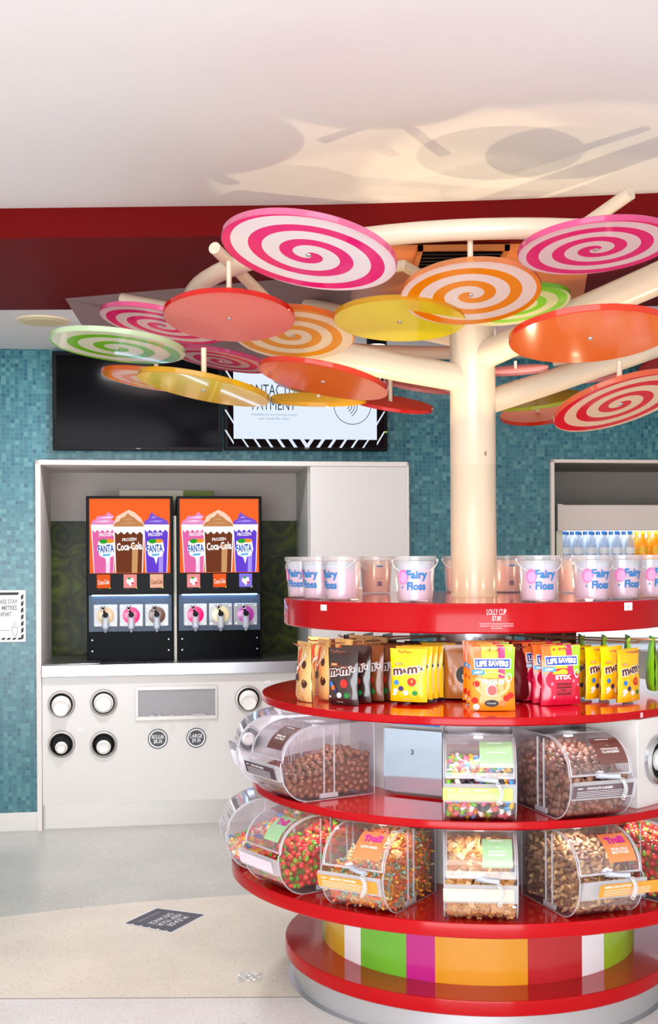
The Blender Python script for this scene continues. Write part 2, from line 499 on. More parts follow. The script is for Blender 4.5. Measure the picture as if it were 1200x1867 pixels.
# right niche
nr = MB(P('trim_white', (226, 214, 204), .5))
nr.b2(uR0, uR0+.022, -.03, .02, 0, zTR); nr.b2(uR0, uR1, -.03, .02, zTR-.02, zTR)
struct(wall_obj(nr, 'trim_2', bevel=.002))
nr = MB(P('niche_taupe', (178, 170, 162), .6))
nr.b2(uR0, uR1, 1.0, 1.05, 0, zTR); nr.b2(uR0-.02, uR0, .02, 1.0, 0, zTR); nr.b2(uR1, uR1+.02, .12, 1.0, 0, zTR); nr.b2(uR0, uR1, .12, 1.0, zTR-.001, zTR+.02)
struct(wall_obj(nr, 'wall_fridge_niche', smooth=False))

# ceilings, red step and soffit
ed = [(-6, 4.45), (-1.25, 4.478), (-.02, 4.454), (.6, 4.41), (1.17, 4.336), (2.2, 4.10), (6, 3.2)]
cm = MB(CEIL)
cm.prism([(-6, -4), (6, -4)]+ed[::-1], 'z', 2.863, 2.96); struct(cm.build('ceiling', smooth=False))
sm = MB(MAROON); sm.prism(ed+[(6, 5.76), (-6, 5.76)], 'z', 2.75, 2.96); struct(sm.build('ceiling_red_soffit', smooth=False))
cm = MB(CEIL); cm.b2(-6, 6, 5.76, 9.6, 2.752, 2.96); struct(cm.build('ceiling_back', smooth=False))
# angled bulkhead under the soffit
bm_ = MB(P('taupe_paint', (128, 104, 104), .5))
A_ = at(118, 545, 5.51); A_.z = 2.751
B_ = at(152, 597, 5.75); E_ = at(640, 640, 5.6); D_ = at(640, 690, 6.3); T1 = at(330, 503, 5.1); T2 = at(640, 497, 5.05)
T1.z = T2.z = 2.751
G_ = at(152, 575, 5.75); G_.z = 2.753; Hh = Vector((D_.x, D_.y, 2.753))
bm_.add([A_, B_, D_, E_, T1, T2, G_, Hh], [(0, 1, 2, 3), (0, 3, 5, 4), (1, 6, 7, 2), (2, 7, 5, 3), (0, 6, 1), (0, 4, 5, 7, 6)])
struct(bm_.build('ceiling_bulkhead', smooth=False))
# warm lamp glow painted as an orange slab under the soffit, and the vent
p0 = at(590, 452, 4.6); om = MB(P('orange_glow_paint', (226, 132, 60), .4))
def soff(px, py, z=2.742):
    Y = 1.0; p = at(px, py, 1.0); k = (z-EYE)/(p.z-EYE); return (p.x*k, k)
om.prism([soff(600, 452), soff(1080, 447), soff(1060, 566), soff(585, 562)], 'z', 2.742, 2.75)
struct(om.build('ceiling_orange_glow', smooth=False))
vr = thing('ceiling_vent', 'dark slatted air vent in the orange painted glow on the soffit above the candy tree', 'vent', (0, 0, 0))
vx0, vy0 = soff(752, 488, 2.735); vx1, vy1 = soff(930, 449, 2.735)
vr.location = ((vx0+vx1)/2, (vy0+vy1)/2, 2.742)
W_, D2 = vx1-vx0, abs(vy1-vy0)
f_ = MB(P('vent_amber', (196, 112, 40), .5)); f_.b2(-W_/2, W_/2, -D2/2, -D2/2+.02, -.02, 0); f_.b2(-W_/2, W_/2, D2/2-.02, D2/2, -.02, 0); f_.b2(-W_/2, -W_/2+.02, -D2/2, D2/2, -.02, 0); f_.b2(W_/2-.02, W_/2, -D2/2, D2/2, -.02, 0)
f_.build('frame', vr)
f_ = MB(P('vent_dark', (40, 12, 8), .6)); f_.b2(-W_/2+.02, W_/2-.02, -D2/2+.02, D2/2-.02, -.004, -.001)
for k in range(6):
    y = -D2/2+.03+k*(D2-.06)/5; f_.box(0, y, -.012, W_-.04, .022, .003, Matrix.Translation((0, y, -.012)) @ Matrix.Rotation(.6, 4, 'X') @ Matrix.Translation((0, -y, .012)))
f_.build('slats', vr)
# beige round speaker and downlight on the back ceiling
def ceil_pt(px, py, z=2.752):
    p = at(px, py, 1.0); k = (z-EYE)/(p.z-EYE); return (p.x*k, k, z)
c = ceil_pt(78, 584)
t = thing('ceiling_speaker', 'round beige ceiling speaker cover above the blank television', 'speaker', c)
mb = MB(P('beige_plastic', (222, 205, 160), .5)); mb.lathe([(.0, -.012), (.095, -.012), (.1, -.004), (.1, 0)], 40); mb.build('grille', t)
mb = MB(P('beige_rim', (235, 220, 182), .4)); mb.lathe([(.098, -.01), (.13, -.008), (.135, 0), (.098, 0)], 40, close=True); mb.build('rim', t)
c = ceil_pt(687, 618)
t = thing('ceiling_downlight', 'small round black-rimmed downlight lit near the candy tree trunk', 'light', c)
mb = MB(BLACK); mb.lathe([(.047, -.035), (.056, -.035), (.056, 0), (.047, 0)], 32, close=True); mb.build('rim', t)
mb = MB(glow('lamp_glow', (255, 248, 235), 6)); mb.lathe([(0, -.03), (.047, -.03)], 32); mb.build('lamp', t)
for i, (x, y) in enumerate(((-2.6, 6.35),)):
    pass

# counter in the niche
ucR = wu(560)
cw = thing('serving_counter', 'white serving counter with a stainless steel top and round cup holes', 'counter', wxyz((uL0+uP)/2, 0, 0), TH)
hw = (uP-uL0)/2-.03
zf0 = .145
mb = MB(STEEL); mb.b2(-hw, hw+.02, -.045, .6, zc0-.068, zc0); mb.b2(-hw, -.70*hw+.1, -.03, .55, zc0, zc0+.006); mb.build('countertop', cw, bevel=.003)
# cup holes: pixel centres
def cl(px, py, d=.02):
    u, z = wp(px, py, d); return u-(uL0+uP)/2, z
mb = MB(WLAM); mb.b2(-hw, hw+.4, -.02, 0, zf0, zc0-.068); mb.build('front_panel', cw)
mb = MB(STEELD); mb.b2(-hw, hw+.4, .02, .06, 0, zf0); mb.build('kickboard', cw)
for (px, py, full) in ((112, 1284, 1), (189, 1281, 1), (112, 1357, 0), (189, 1357, 0), (453, 1274, 1), (453, 1347, 0)):
    x, z = cl(px, py)
    R_ = .078
    mb = MB(STEELD)
    n = 40
    prof = [(R_, .0), (R_-.004, -.012), (R_-.012, -.014), (R_-.017, -.006), (R_-.017, .0)]
    vs = [(x+r*math.sin(2*PI*i/n), y-.0205, z+r*math.cos(2*PI*i/n)) for i in range(n) for r, y in prof]
    m5 = len(prof)
    mb.add(vs, [(i*m5+k, ((i+1) % n)*m5+k, ((i+1) % n)*m5+k+1, i*m5+k+1) for i in range(n) for k in range(m5-1)])
    rg = mb.build('cup_ring', cw)
    mb = MB(BLACK)
    vs = [(x+r*math.sin(2*PI*i/n), y-.0205, z+r*math.cos(2*PI*i/n)) for i in range(n) for r, y in ((R_-.017, -.004), (R_-.024, -.006), (R_-.03 if not full else R_-.024, -.001))]
    mb.add(vs, [(i*3+k, ((i+1) % n)*3+k, ((i+1) % n)*3+k+1, i*3+k+1) for i in range(n) for k in range(2)])
    mb.disc(x, z, R_-.02, R_-.02, y=-.0225, seg=32); mb.build('gasket', rg)
cupw = P('white_cup', (246, 243, 238), .35)
lab = iter(['white paper cup stack filling the top left counter hole', 'white paper cup stack filling the second top counter hole', 'white paper cup stack low in the bottom left counter hole', 'white paper cup stack low in the second bottom counter hole', 'white paper cup stack in the counter hole beside the red shelf', 'white paper cup stack in the counter hole hidden behind clear bins'])
for (px, py, r0, dz, ln) in ((112, 1284, .052, -.006, .05), (189, 1281, .053, -.002, .03), (112, 1361, .032, -.006, .035), (189, 1361, .038, -.003, .02), (453, 1274, .052, -.004, .045), (453, 1347, .036, 0, .03)):
    u, z = wp(px, py, .02)
    t = thing('cup_stack', next(lab), 'cup', wxyz(u, .022, z+dz), TH, 'paper cups in the counter holes')
    M_ = Matrix.Rotation(PI/2, 4, 'X')
    def cupm(prof, y0):
        mb = MB(cupw); n = 32; m5 = len(prof)
        vs = [(r*math.sin(2*PI*i/n), -yy, r*math.cos(2*PI*i/n)+(-.012 if yy > .04 else 0)*(1)) for i in range(n) for r, yy in prof]
        return mb.add(vs, [(i*m5+k, ((i+1) % n)*m5+k, ((i+1) % n)*m5+k+1, i*m5+k+1) for i in range(n) for k in range(m5-1)])
    cupm([(r0, 0), (r0+.002, ln*.3), (r0-.004, ln*.4), (r0-.007, ln*.9), (r0-.010, ln), (r0-.013, ln*.9), (0, ln*.85)], 0).build('cup_base', t)
    cupm([(r0+.001, 0), (r0+.003, .004), (r0+.001, .008)], 0).build('cup_rim', t)
# price roundels
for px, py, a, b, nm in ((288, 1347, 'REGULAR', '$8.30', 'regular'), (358, 1345, 'LARGE', '$9.30', 'large')):
    x, z = cl(px, py); r = .0575
    mb = MB(CHAR); mb.lathe([(0, 0), (r, 0), (r, .002)], 40)
    mb = MB(CHAR)
    mb.prism([(r*math.cos(2*PI*i/40), r*math.sin(2*PI*i/40)) for i in range(40)], 'y', -.0015, 0)
    mb.m(TXW).ringflat(0, 0, r*.78, r*.9, -.0022)
    mb.text(a, 0, r*.2, r*1.22, r*.4, y=-.0022, bold=.01).text(b, 0, -r*.28, r*.85, r*.44, y=-.0022, bold=.01)
    mb.build('price_sticker', cw, loc=(x, -.021, z), label='round dark sticker reading '+a)
# tiny white tags above the cup holes
for px, py in ((150, 1252), (148, 1331), (488, 1244)):
    x, z = cl(px, py); mb = MB(TXW); mb.b2(-.016, .016, -.0012, 0, -.008, .008); mb.m(CHAR).text('CUPS', 0, 0, .018, .005, y=-.0016)
    mb.build('paper_tag', cw, loc=(x, -.0205, z))
# steel tray recess
x0, z1 = cl(247, 1252); x1, z0 = cl(397, 1310)
mb = MB(STEELD)
fr = .022
mb.b2(x0, x1, -.028, -.018, z1-fr, z1); mb.b2(x0, x1, -.028, -.018, z0, z0+fr); mb.b2(x0, x0+fr*.7, -.028, -.018, z0+fr, z1-fr); mb.b2(x1-fr*.7, x1, -.028, -.018, z0+fr, z1-fr)
mb.build('tray_frame', cw, bevel=.001)
mb = MB(P('tray_steel', (150, 148, 150), .5, metal=.5)); mb.b2(x0+fr*.7, x1-fr*.7, -.0225, -.0205, z0+fr, z1-fr); mb.build('tray_back', cw)
xm = (x0+x1)/2
for k, (dx, s_) in enumerate(((-.14, 1.), (-.10, .7), (-.03, .8), (.05, .6), (.10, .9), (.125, 1.1), (.15, 1))):
    u = xm+dx+(uL0+uP)/2
    t = MB(clear('cup_lid_plastic', (245, 245, 245), .3)); t.lathe([(0, .012), (.014, .012), (.018, .004), (.019, 0), (.012, -.001)], 20)
    o = t.build('plastic_cup_top'); o.location = wxyz(u, .045, z0+fr+.004); o.scale = (s_, s_, s_)
    tag(o, 'clear plastic cup lid lying in the steel counter tray', 'lid', 'cup lids in the counter tray')

# ================================================================== FROZEN DRINK MACHINES
def poster(mb, w_, h_):
    """backlit picture: x 0..1, z 0..1 mapped on a w_ x h_ panel; layered prints"""
    X = lambda px: ((px-48)/527-.5)*w_
    Z = lambda py: (.5-(py-72)/476)*h_
    y = [-.001]
    def pl(pts, mat):
        y[0] -= .0004; mb.m(mat).poly([(X(a), Z(b)) for a, b in pts], y=y[0])
    def tx(s_, cx, cz, ww, hh, mat, bold=.0, rot=0):
        y[0] -= .0002; mb.m(mat).text(s_, X(cx), Z(cz), ww/527*w_, hh/476*h_, y=y[0], bold=bold, rot=rot)
    def blob(cx, cy, rx, ry, mat, n=24):
        pl([(cx+rx*math.cos(2*PI*i/n), cy+ry*math.sin(2*PI*i/n)) for i in range(n)], mat)
    WG = glow('poster_white', (255, 252, 250), 1.15)
    def cup(cx, top, tw, bw, bot, dome, body, rim, apexx, apexy, hi):
        # swirl
        pl([(cx-tw*.5, top+6), (cx-tw*.44, top-22), (cx-tw*.30, top-34), (cx-tw*.26, top-50), (apexx-24, apexy+22), (apexx-6, apexy), (apexx+10, apexy+16), (apexx+34, apexy+28), (cx+tw*.30, top-34), (cx+tw*.42, top-22), (cx+tw*.5, top+6)], dome)
        pl([(cx-tw*.36, top-16), (cx, top-26), (cx+tw*.3, top-22), (cx+tw*.1, top-14)], hi)
        pl([(cx-tw*.2, top-40), (apexx, top-52), (apexx+30, top-44), (apexx, top-38)], hi)
        pl([(cx-tw*.5, top+2), (cx+tw*.5, top+2), (cx+tw*.49, top+24), (cx+bw*.5, bot), (cx-bw*.5, bot), (cx-tw*.49, top+24)], WG)
        zz = []
        n = 9
        for i in range(n+1):
            zz.append((cx-tw*.45+tw*.9*i/n, top+(52 if i % 2 else 34)))
        pl(zz+[(cx+bw*.47, bot), (cx-bw*.47, bot)], body)
        pl([(cx+bw*.12, top+120), (cx+bw*.34, top+118), (cx+bw*.3, bot), (cx+bw*.1, bot)], rim)
    pk, pk2, pk3 = glow('pic_pink', (240, 150, 205), 1), glow('pic_pink_body', (238, 110, 175), 1), glow('pic_pink_light', (255, 215, 238), 1.1)
    br, br2, br3 = glow('pic_caramel', (205, 140, 90), 1), glow('pic_cola', (120, 62, 40), 1), glow('pic_cola_light', (215, 160, 110), 1)
    pu, pu2, pu3 = glow('pic_violet', (130, 90, 215), 1), glow('pic_violet_body', (110, 70, 220), 1), glow('pic_violet_light', (170, 150, 250), 1.1)
    cup(140, 235, 165, 130, 545, pk, pk2, pk3, 178, 155, pk3)
    cup(485, 235, 170, 140, 545, pu, pu2, pu3, 462, 158, pu3)
    halo = glow('pic_halo', (255, 214, 190), 1.05)
    pl([(198, 250), (225, 185), (270, 160), (305, 142), (345, 160), (385, 195), (410, 250)], halo)
    cup(305, 248, 205, 178, 545, br, br2, br3, 305, 163, br3)
    bl = glow('pic_blue', (25, 95, 190), 1); gr = glow('pic_green', (50, 165, 50), 1); orr = glow('pic_orange', (245, 160, 40), 1)
    for cx, word in ((155, 'FANTA'), (475, 'FANTA')):
        pl([(cx-50, 345), (cx+52, 340), (cx+62, 400), (cx+46, 440), (cx+20, 446), (cx+8, 492), (cx-6, 450), (cx-40, 436), (cx-56, 400)], WG)
        blob(cx+22, 342, 34, 13, orr); blob(cx-16, 344, 26, 15, gr)
        tx(word, cx, 390, 104, 50, bl, .03, .06); tx('FROZEN', cx+2, 300, 92, 22, WG, .02, .06)
        pl([(cx-22, 425), (cx+30, 421), (cx+28, 436), (cx-20, 440)], glow('pic_sky', (120, 195, 240), 1))
    tx('FROZEN', 308, 332, 92, 20, WG, .02, .06)
    pl([(232, 398), (250, 380), (390, 352), (394, 372), (300, 404), (246, 410)], WG) if False else None
    tx('Coca-Cola', 308, 376, 165, 50, WG, .03, .06)

def machine(u0, u1, label, tiles, flavours):
    d = -.16
    wd = u1-u0
    t = thing('frozen_drink_machine', label, 'drink machine', wxyz((u0+u1)/2, d, zc0), TH, 'frozen drink machines on the counter')
    zt = wp(318, 905, d)[1]-zc0
    h1 = wp(240, 1084, d)[1]-zc0; h2 = wp(240, 1151, d)[1]-zc0
    mb = MB(BLACK); mb.b2(-wd/2, wd/2, 0, .38, 0, zt); mb.b2(-wd/2, wd/2, -.03, .0, h1, zt); mb.build('housing', t, bevel=.006)
    pw, ph = wd*.925, wp(240, 910, d)[1]-wp(240, 1045, d)[1]
    zc = (wp(240, 910, d)[1]+wp(240, 1045, d)[1])/2-zc0
    mb = MB(glow('poster_orange', (255, 108, 48), 1.0)); mb.b2(-pw/2, pw/2, -.001, 0, -ph/2, ph/2)
    pb = mb.build('lightbox', t, loc=(0, -.0312, zc))
    mb = MB(); poster(mb, pw, ph); mb.build('picture', pb, smooth=False)
    ztile = wp(240, 1060, d)[1]-zc0
    for k, (colr, word) in enumerate(tiles):
        mb = MB(glow('tile_'+colr[0], colr[1], 1)); x = (-.305+.305*k)*wd; a, b = .062*1.0, .042
        mb.b2(-a*.62, a*.62, -.002, 0, -b*.95, b*.95)
        if word:
            mb.m(glow('tile_ink_'+word[1][0], word[1][1], 1)).text('Coca-Cola', 0, -.004, .066, .028, y=-.0026, bold=.02, rot=.06)
        else:
            W5 = glow('poster_white', (255, 252, 250), 1.15)
            mb.m(W5).poly([(-.02, .014), (.018, .018), (.022, -.006), (.008, -.02), (.0, -.032), (-.008, -.018), (-.022, -.008)], y=-.0026)
            mb.m(glow('pic_green', (50, 165, 50), 1)).disc(-.006, .016, .010, .006, y=-.003)
            mb.m(glow('pic_red', (230, 30, 70), 1)).disc(.014, -.012, .007, .006, y=-.003)
        mb.build('flavour_tile', t, loc=(x, -.031, ztile+.002), bevel=.0)
        mb = MB(P('dim_print', (90, 90, 96), .5)).text('FREEZING', -.02, .006, .03, .005).text('SERVING', .016, .006, .028, .005).text('SAMPLE', -.02, -.004, .026, .004)
        mb.m(glow('green_led', (170, 230, 40), 1.4)).disc(.036, .006, .005, .005, seg=10)
        mb.build('status_lights', t, loc=(x, -.0306, h1+.035), smooth=False)
    # blue lit dispensing bay
    mb = MB(P('bay_blue', (34, 60, 88), .4)); mb.b2(-wd/2+.012, wd/2-.012, -.006, 0, h2, h1); mb.build('dispensing_panel', t)
    mb = MB(glow('bay_light', (170, 215, 255), 16)); mb.b2(-wd/2+.03, wd/2-.03, -.024, -.012, h1-.006, h1-.001); mb.build('bay_lamp', t)
    zv = wp(237, 1122, d)[1]-zc0
    for k, fl in enumerate(flavours):
        x = (-.285+.295*k)*wd
        mb = MB(clear('spout_plate', (240, 245, 255), .4)); mb.b2(-.07, .07, -.016, -.006, -.066, .066)
        pt = mb.build('dispenser', t, loc=(x, 0, zv), bevel=.012)
        mb = MB(P('slush_'+fl[0], fl[1], .25, coat=.5, emit=fl[1], es=.25))
        n = 28; mb.add([(0, -.026, 0)]+[(.05*math.cos(2*PI*i/n), -.0175, .05*math.sin(2*PI*i/n)) for i in range(n)], [(0, 1+i, 1+(i+1) % n) for i in range(n)])
        mb.build('slush_window', pt, label=fl[0]+' frozen drink behind the clear dispenser plate')
        mb = MB(STEEL)
        for a in (-1, 1):
            for b in (-1, 1): mb.cyl((a*.056, -.022, b*.053), (a*.056, -.014, b*.053), .006, seg=10)
        mb.build('bolts', pt)
        mb = MB(clear('spout_clear', (225, 235, 250), .35)); mb.cyl((0, -.035, .005), (0, -.035, -.075), .022, .02, 16); mb.cyl((0, -.035, -.075), (0, -.035, -.098), .016, .006, 12); mb.b2(-.014, .014, -.035, -.016, -.07, .01)
        mb.build('spout', pt)
        mb = MB(BLACK); mb.cyl((0, -.06, .006), (0, -.02, .006), .016, seg=16); mb.tube([(0, -.05, .01), (-.012, -.058, .035), (-.014, -.06, .05)], .006, 8); mb.build('tap_knob', pt)
        mb = MB(STEEL); mb.tube([(-.014+.012*math.sin(2*PI*i/16), -.062, .046+.012*math.cos(2*PI*i/16)) for i in range(16)], .003, 6, closed=True); mb.build('tap_ring', pt)
    mb = MB(P('machine_gloss', (4, 4, 8), .25, spec=.04)); mb.b2(-wd/2+.01, wd/2-.01, -.004, 0, .01, h2-.004); mb.build('drip_panel', t, bevel=.002)
    mb = MB(STEEL)
    for a in (-1, 1):
        for b in (.35, .72): mb.cyl((a*(wd/2-.03), -.007, h2*b), (a*(wd/2-.03), -.003, h2*b), .004, seg=8)
    mb.build('screws', t)
    return t
d_ = -.16
CC = (('red', (240, 95, 40)), ('white', (255, 250, 248))); 
red_t = (('orange', (245, 98, 42)), ('w', ('w', (255, 250, 245)))); pk_t = (('pink', (250, 150, 150)), None)
cr_t = (('cream', (250, 190, 160)), ('d', ('d', (150, 60, 40)))); vi_t = (('violet', (140, 125, 235)), None)
m1 = machine(wu(158, d_), wu(316, d_), 'left black frozen drink machine below an orange lit picture', (red_t, pk_t, cr_t), (('tan', (190, 160, 120)), ('pink', (255, 10, 110)), ('brown', (96, 60, 48))))
m2 = machine(wu(322, d_), wu(477, d_), 'right black frozen drink machine with a purple slush window', (pk_t, red_t, vi_t), (('pink', (255, 10, 110)), ('cream', (215, 195, 150)), ('purple', (150, 40, 140))))
o = MB(P('gap_strip', (226, 220, 205), .4)); o.b2(-.009, .009, 0, .02, 0, .86); o = o.build('conduit'); o.location = wxyz((wu(316, d_)+wu(322, d_))/2, d_-.03, zc0); o.rotation_euler = (0, 0, TH); tag(o, 'pale vertical conduit between the two drink machines', 'pipe')
# little wall poster behind the machines
u0, z1 = wp(217, 893, -.5); u1, _ = wp(389, 893, -.5)
t = MB(P('wall_card', (228, 224, 200), .5)); t.b2(0, (u1-u0)*.68, -.01, 0, -.3, 0); t.m(P('wall_card_green', (122, 140, 30), .5)).b2((u1-u0)*.68, u1-u0, -.01, 0, -.3, 0)
o = t.build('menu_card'); o.location = wxyz(u0, -.575, z1); o.rotation_euler = (0, 0, TH); tag(o, 'cream and green board showing above the drink machines', 'board')

# ================================================================== TELEVISIONS AND SIGNS
def tv(px0, px1, label, on):
    d = .09
    (u0, z1), (u1, z0) = wp(px0, 643, d), wp(px1, 822, d)
    z0 = (wp(px0, 822, d)[1]+wp(px1, 821, d)[1])/2; z1 = z0+ (wp(250, 643, d)[1]-wp(250, 822, d)[1])
    w_, h_ = u1-u0, z1-z0
    t = thing('television', label, 'television', wxyz((u0+u1)/2, d, (z0+z1)/2), TH, 'televisions above the serving niche')
    mb = MB(BLACK); mb.b2(-w_/2, w_/2, 0, .05, -h_/2, h_/2); mb.build('casing', t, bevel=.004)
    mb = MB(BLACKM); mb.b2(-.15, .15, .05, .09, -.1, .1); mb.build('wall_bracket', t)
    mb = MB(SCREEN); b = .022; mb.b2(-w_/2+b, w_/2-b, -.0015, 0, -h_/2+b, h_/2-b); sc = mb.build('screen', t)
    mb = MB(P('badge_grey', (120, 120, 125), .4)); mb.b2(-.012, .012, -.001, 0, -.002, .002); mb.build('badge', t, loc=(0, -.0005, -h_/2+.011))
    if on:
        W5 = glow('screen_white', (232, 242, 255), 1.0); K5 = glow('screen_black', (22, 14, 16), 1.0)
        iw, ih = w_-2*b, h_-2*b
        mb = MB(K5); mb.b2(-iw/2, iw/2, -.0004, 0, -ih/2, ih/2)
        X = lambda px: ((px-430)/735-.5)*iw
        # inner white card: crop pixels 110..1075 of 50..1150, measured on the photo
        fx = lambda px: ((px-50)/(1150-50)-.5)*w_
        zc_ = lambda py: -h_/2+ (688-py)/(688-18)*h_
        mb.m(W5)
        mb.poly([(fx(112), zc_(60)), (fx(1076), zc_(60)), (fx(1076), zc_(610)), (fx(112), zc_(610))], y=-.0008)
        def bar(x0, y0, x1, y1, wd):
            mb.poly([(fx(x0), zc_(y0)), (fx(x0+wd), zc_(y0)), (fx(x1+wd), zc_(y1)), (fx(x1), zc_(y1))], y=-.0008)
        for k in range(6):
            bar(165+78*k, 610, 202+78*k, 667, 12+3*k)
            bar(1012-78*k, 610, 975-78*k, 667, 12+3*k)
        for yy in (130, 270, 410, 550):
            mb.poly([(fx(52), zc_(yy)), (fx(64), zc_(yy)), (fx(112), zc_(yy+80)), (fx(112), zc_(yy+100))], y=-.0008)
            mb.poly([(fx(1134), zc_(yy)), (fx(1124), zc_(yy)), (fx(1076), zc_(yy+80)), (fx(1076), zc_(yy+100))], y=-.0008)
        T5 = glow('screen_ink', (38, 66, 72), 1.0); T6 = glow('screen_ink_light', (120, 165, 205), 1.0)
        mb.m(T5).text('CONTACTLESS', fx(380), zc_(270), 440/1100*w_, 76/670*h_, y=-.0012).text('PAYMENT', fx(382), zc_(372), 290/1100*w_, 72/670*h_, y=-.0012)
        mb.m(T6).text('Available for purchasing tickets', fx(382), zc_(442), 305/1100*w_, 22/670*h_, y=-.0012).text('and Candy Bar items', fx(382), zc_(470), 205/1100*w_, 22/670*h_, y=-.0012)
        mb.m(T5).ringflat(fx(910), zc_(372), .112*w_, .116*w_, y=-.0012)
        for k in range(4):
            r = .022+.017*k
            pts = []
            for s2, rr in ((1, r), (-1, r+.0045)):
                for i in range(7):
                    a = s2*(-.75+1.5*i/6)-.25; pts.append((fx(860)+rr*w_*math.cos(a), zc_(372)+rr*w_*math.sin(a)))
            mb.poly(pts, y=-.0012)
        mb.build('picture', sc, smooth=False, loc=(0, -.0016, 0))
        mb = MB(glow('green_led', (170, 230, 40), 1.4)); mb.disc(0, 0, .005, .005, y=0, seg=12); mb.build('power_light', t, loc=(w_/2-.008, -.001, -h_*.3))
    return t
tv(95, 405.5, 'large black wall television with a blank dark screen', False)
tv(408, 707, 'wall television showing a white contactless payment notice', True)

# wall notice at the left edge
(u1, z1), (_, z0) = wp(46.5, 1076, .01), wp(46.5, 1170, .01)
W_, H_ = .42, z1-z0
t = thing('wall_sign', 'white wall notice with striped black border on the teal tiles', 'sign', wxyz(u1-W_/2, .001, (z0+z1)/2), TH)
mb = MB(TXW); mb.b2(-W_/2, W_/2, -.008, 0, -H_/2, H_/2); mb.build('board', t, bevel=.001)
mb = MB(TXK); y = -.0085
mb.poly([(-W_/2+.012, H_/2-.012), (W_/2-.035, H_/2-.012), (W_/2-.042, H_/2-.027), (-W_/2+.012, H_/2-.027)], y=y)
for k in range(7):
    z = H_/2-.02-k*.038
    mb.poly([(W_/2-.012, z), (W_/2-.012, z-.026), (W_/2-.026, z-.036), (W_/2-.026, z-.012)], y=y)
for k in range(12):
    x = W_/2-.02-k*.03
    mb.poly([(x, -H_/2+.024), (x-.018, -H_/2+.024), (x-.028, -H_/2+.012), (x-.01, -H_/2+.012)], y=y)
gr = P('print_grey', (110, 110, 118), .5)
mb.m(gr).text('PLEASE STAY', .10, .083, .13, .026, y=y, bold=.02).text('1.5 METRES', .103, .047, .118, .026, y=y, bold=.02).text('APART', .10, .011, .062, .026, y=y, bold=.02)
for sx in (-.04, .15):
    mb.ringflat(sx, -.045, .008, .010, y=y, seg=16)
    mb.poly([(sx-.018, -.062), (sx+.018, -.062), (sx+.014, -.09), (sx+.008, -.115), (sx-.008, -.115), (sx-.014, -.09)], y=y)
    mb.m(TXW).poly([(sx-.015, -.065), (sx+.015, -.065), (sx+.011, -.09), (sx+.006, -.112), (sx-.006, -.112), (sx-.011, -.09)], y=y-.0004); mb.m(gr)
mb.b2(-.01, .125, y-.0004, y, -.0825, -.08)
mb.build('print', t, smooth=False)

# floor sticker
fp = lambda px, py: (lambda p: Vector((p.x*EYE/(EYE-p.z), EYE/(EYE-p.z), 0)))(at(px, py, 1.0))
q = [fp(222, 1684), fp(285, 1655), fp(378, 1667), fp(312, 1702)]
cen = sum(q, Vector())/4
t = thing('floor_sticker', 'dark square floor sticker asking for distance on the cream floor', 'sticker', cen)
def qm(a, b, z):
    # a along q3->q0 (text direction reversed), b along q3->q2
    p = q[3]*(1-a)*(1-b)+q[0]*a*(1-b)+q[2]*(1-a)*b+q[1]*a*b
    return (p.x-cen.x, p.y-cen.y, z)
mb = MB(TXW); mb.add([qm(0, 0, .0008), qm(0, 1, .0008), qm(1, 1, .0008), qm(1, 0, .0008)], [(0, 1, 2, 3)]); mb.build('backing', t, smooth=False)
mb = MB(P('sticker_slate', (84, 84, 98), .5)); mb.add([qm(.03, .04, .0014), qm(.03, .96, .0014), qm(.96, .96, .0014), qm(.96, .04, .0014)], [(0, 1, 2, 3)])
mb.m(TXW)
for k in range(5):
    a = .1+.17*k; mb.add([qm(a, .0, .0018), qm(a+.08, .0, .0018), qm(a+.03, .09, .0018)], [(0, 1, 2)]); mb.add([qm(a, 1, .0018), qm(a+.05, 1, .0018), qm(a+.02, .93, .0018)], [(0, 1, 2)])
mb.build('border', t, smooth=False)
mb = MB(TXW)
# reading direction runs from far corner towards the camera side (upside down in view)
tf = lambda x, z: qm(.5-z, .5-x, .002)
for s_, zz, w2 in (('PLEASE', -.2, .5), ('KEEP YOUR', -.04, .62), ('DISTANCE', .12, .6)):
    mb.text(s_, 0, -zz-.17+.17, w2, .12, fn=lambda x, z: qm(.56-z-.12, .5-x, .002), bold=.01)
mb.text('WE CARE ABOUT YOUR WELLBEING', 0, -.36, .6, .025, fn=lambda x, z: qm(.44-z, .5-x, .002))
mb.build('lettering', t, smooth=False)
# thin crumpled clear sheet laid on the floor
c = fp(455, 1784)
mb = MB(clear('film', (250, 250, 252), .35, gloss=.1))
rr = random.Random(3)
mb.grid(lambda u, v: ((u-.5)*.085, (v-.5)*.09, .002+.010*abs(math.sin(9*u+5*v)*math.cos(11*v-3*u))), 12, 10)
o = mb.build('clear_patch', loc=(c.x, c.y, 0)); tag(o, 'crumpled clear wrapper lying on the cream floor', 'overlay')

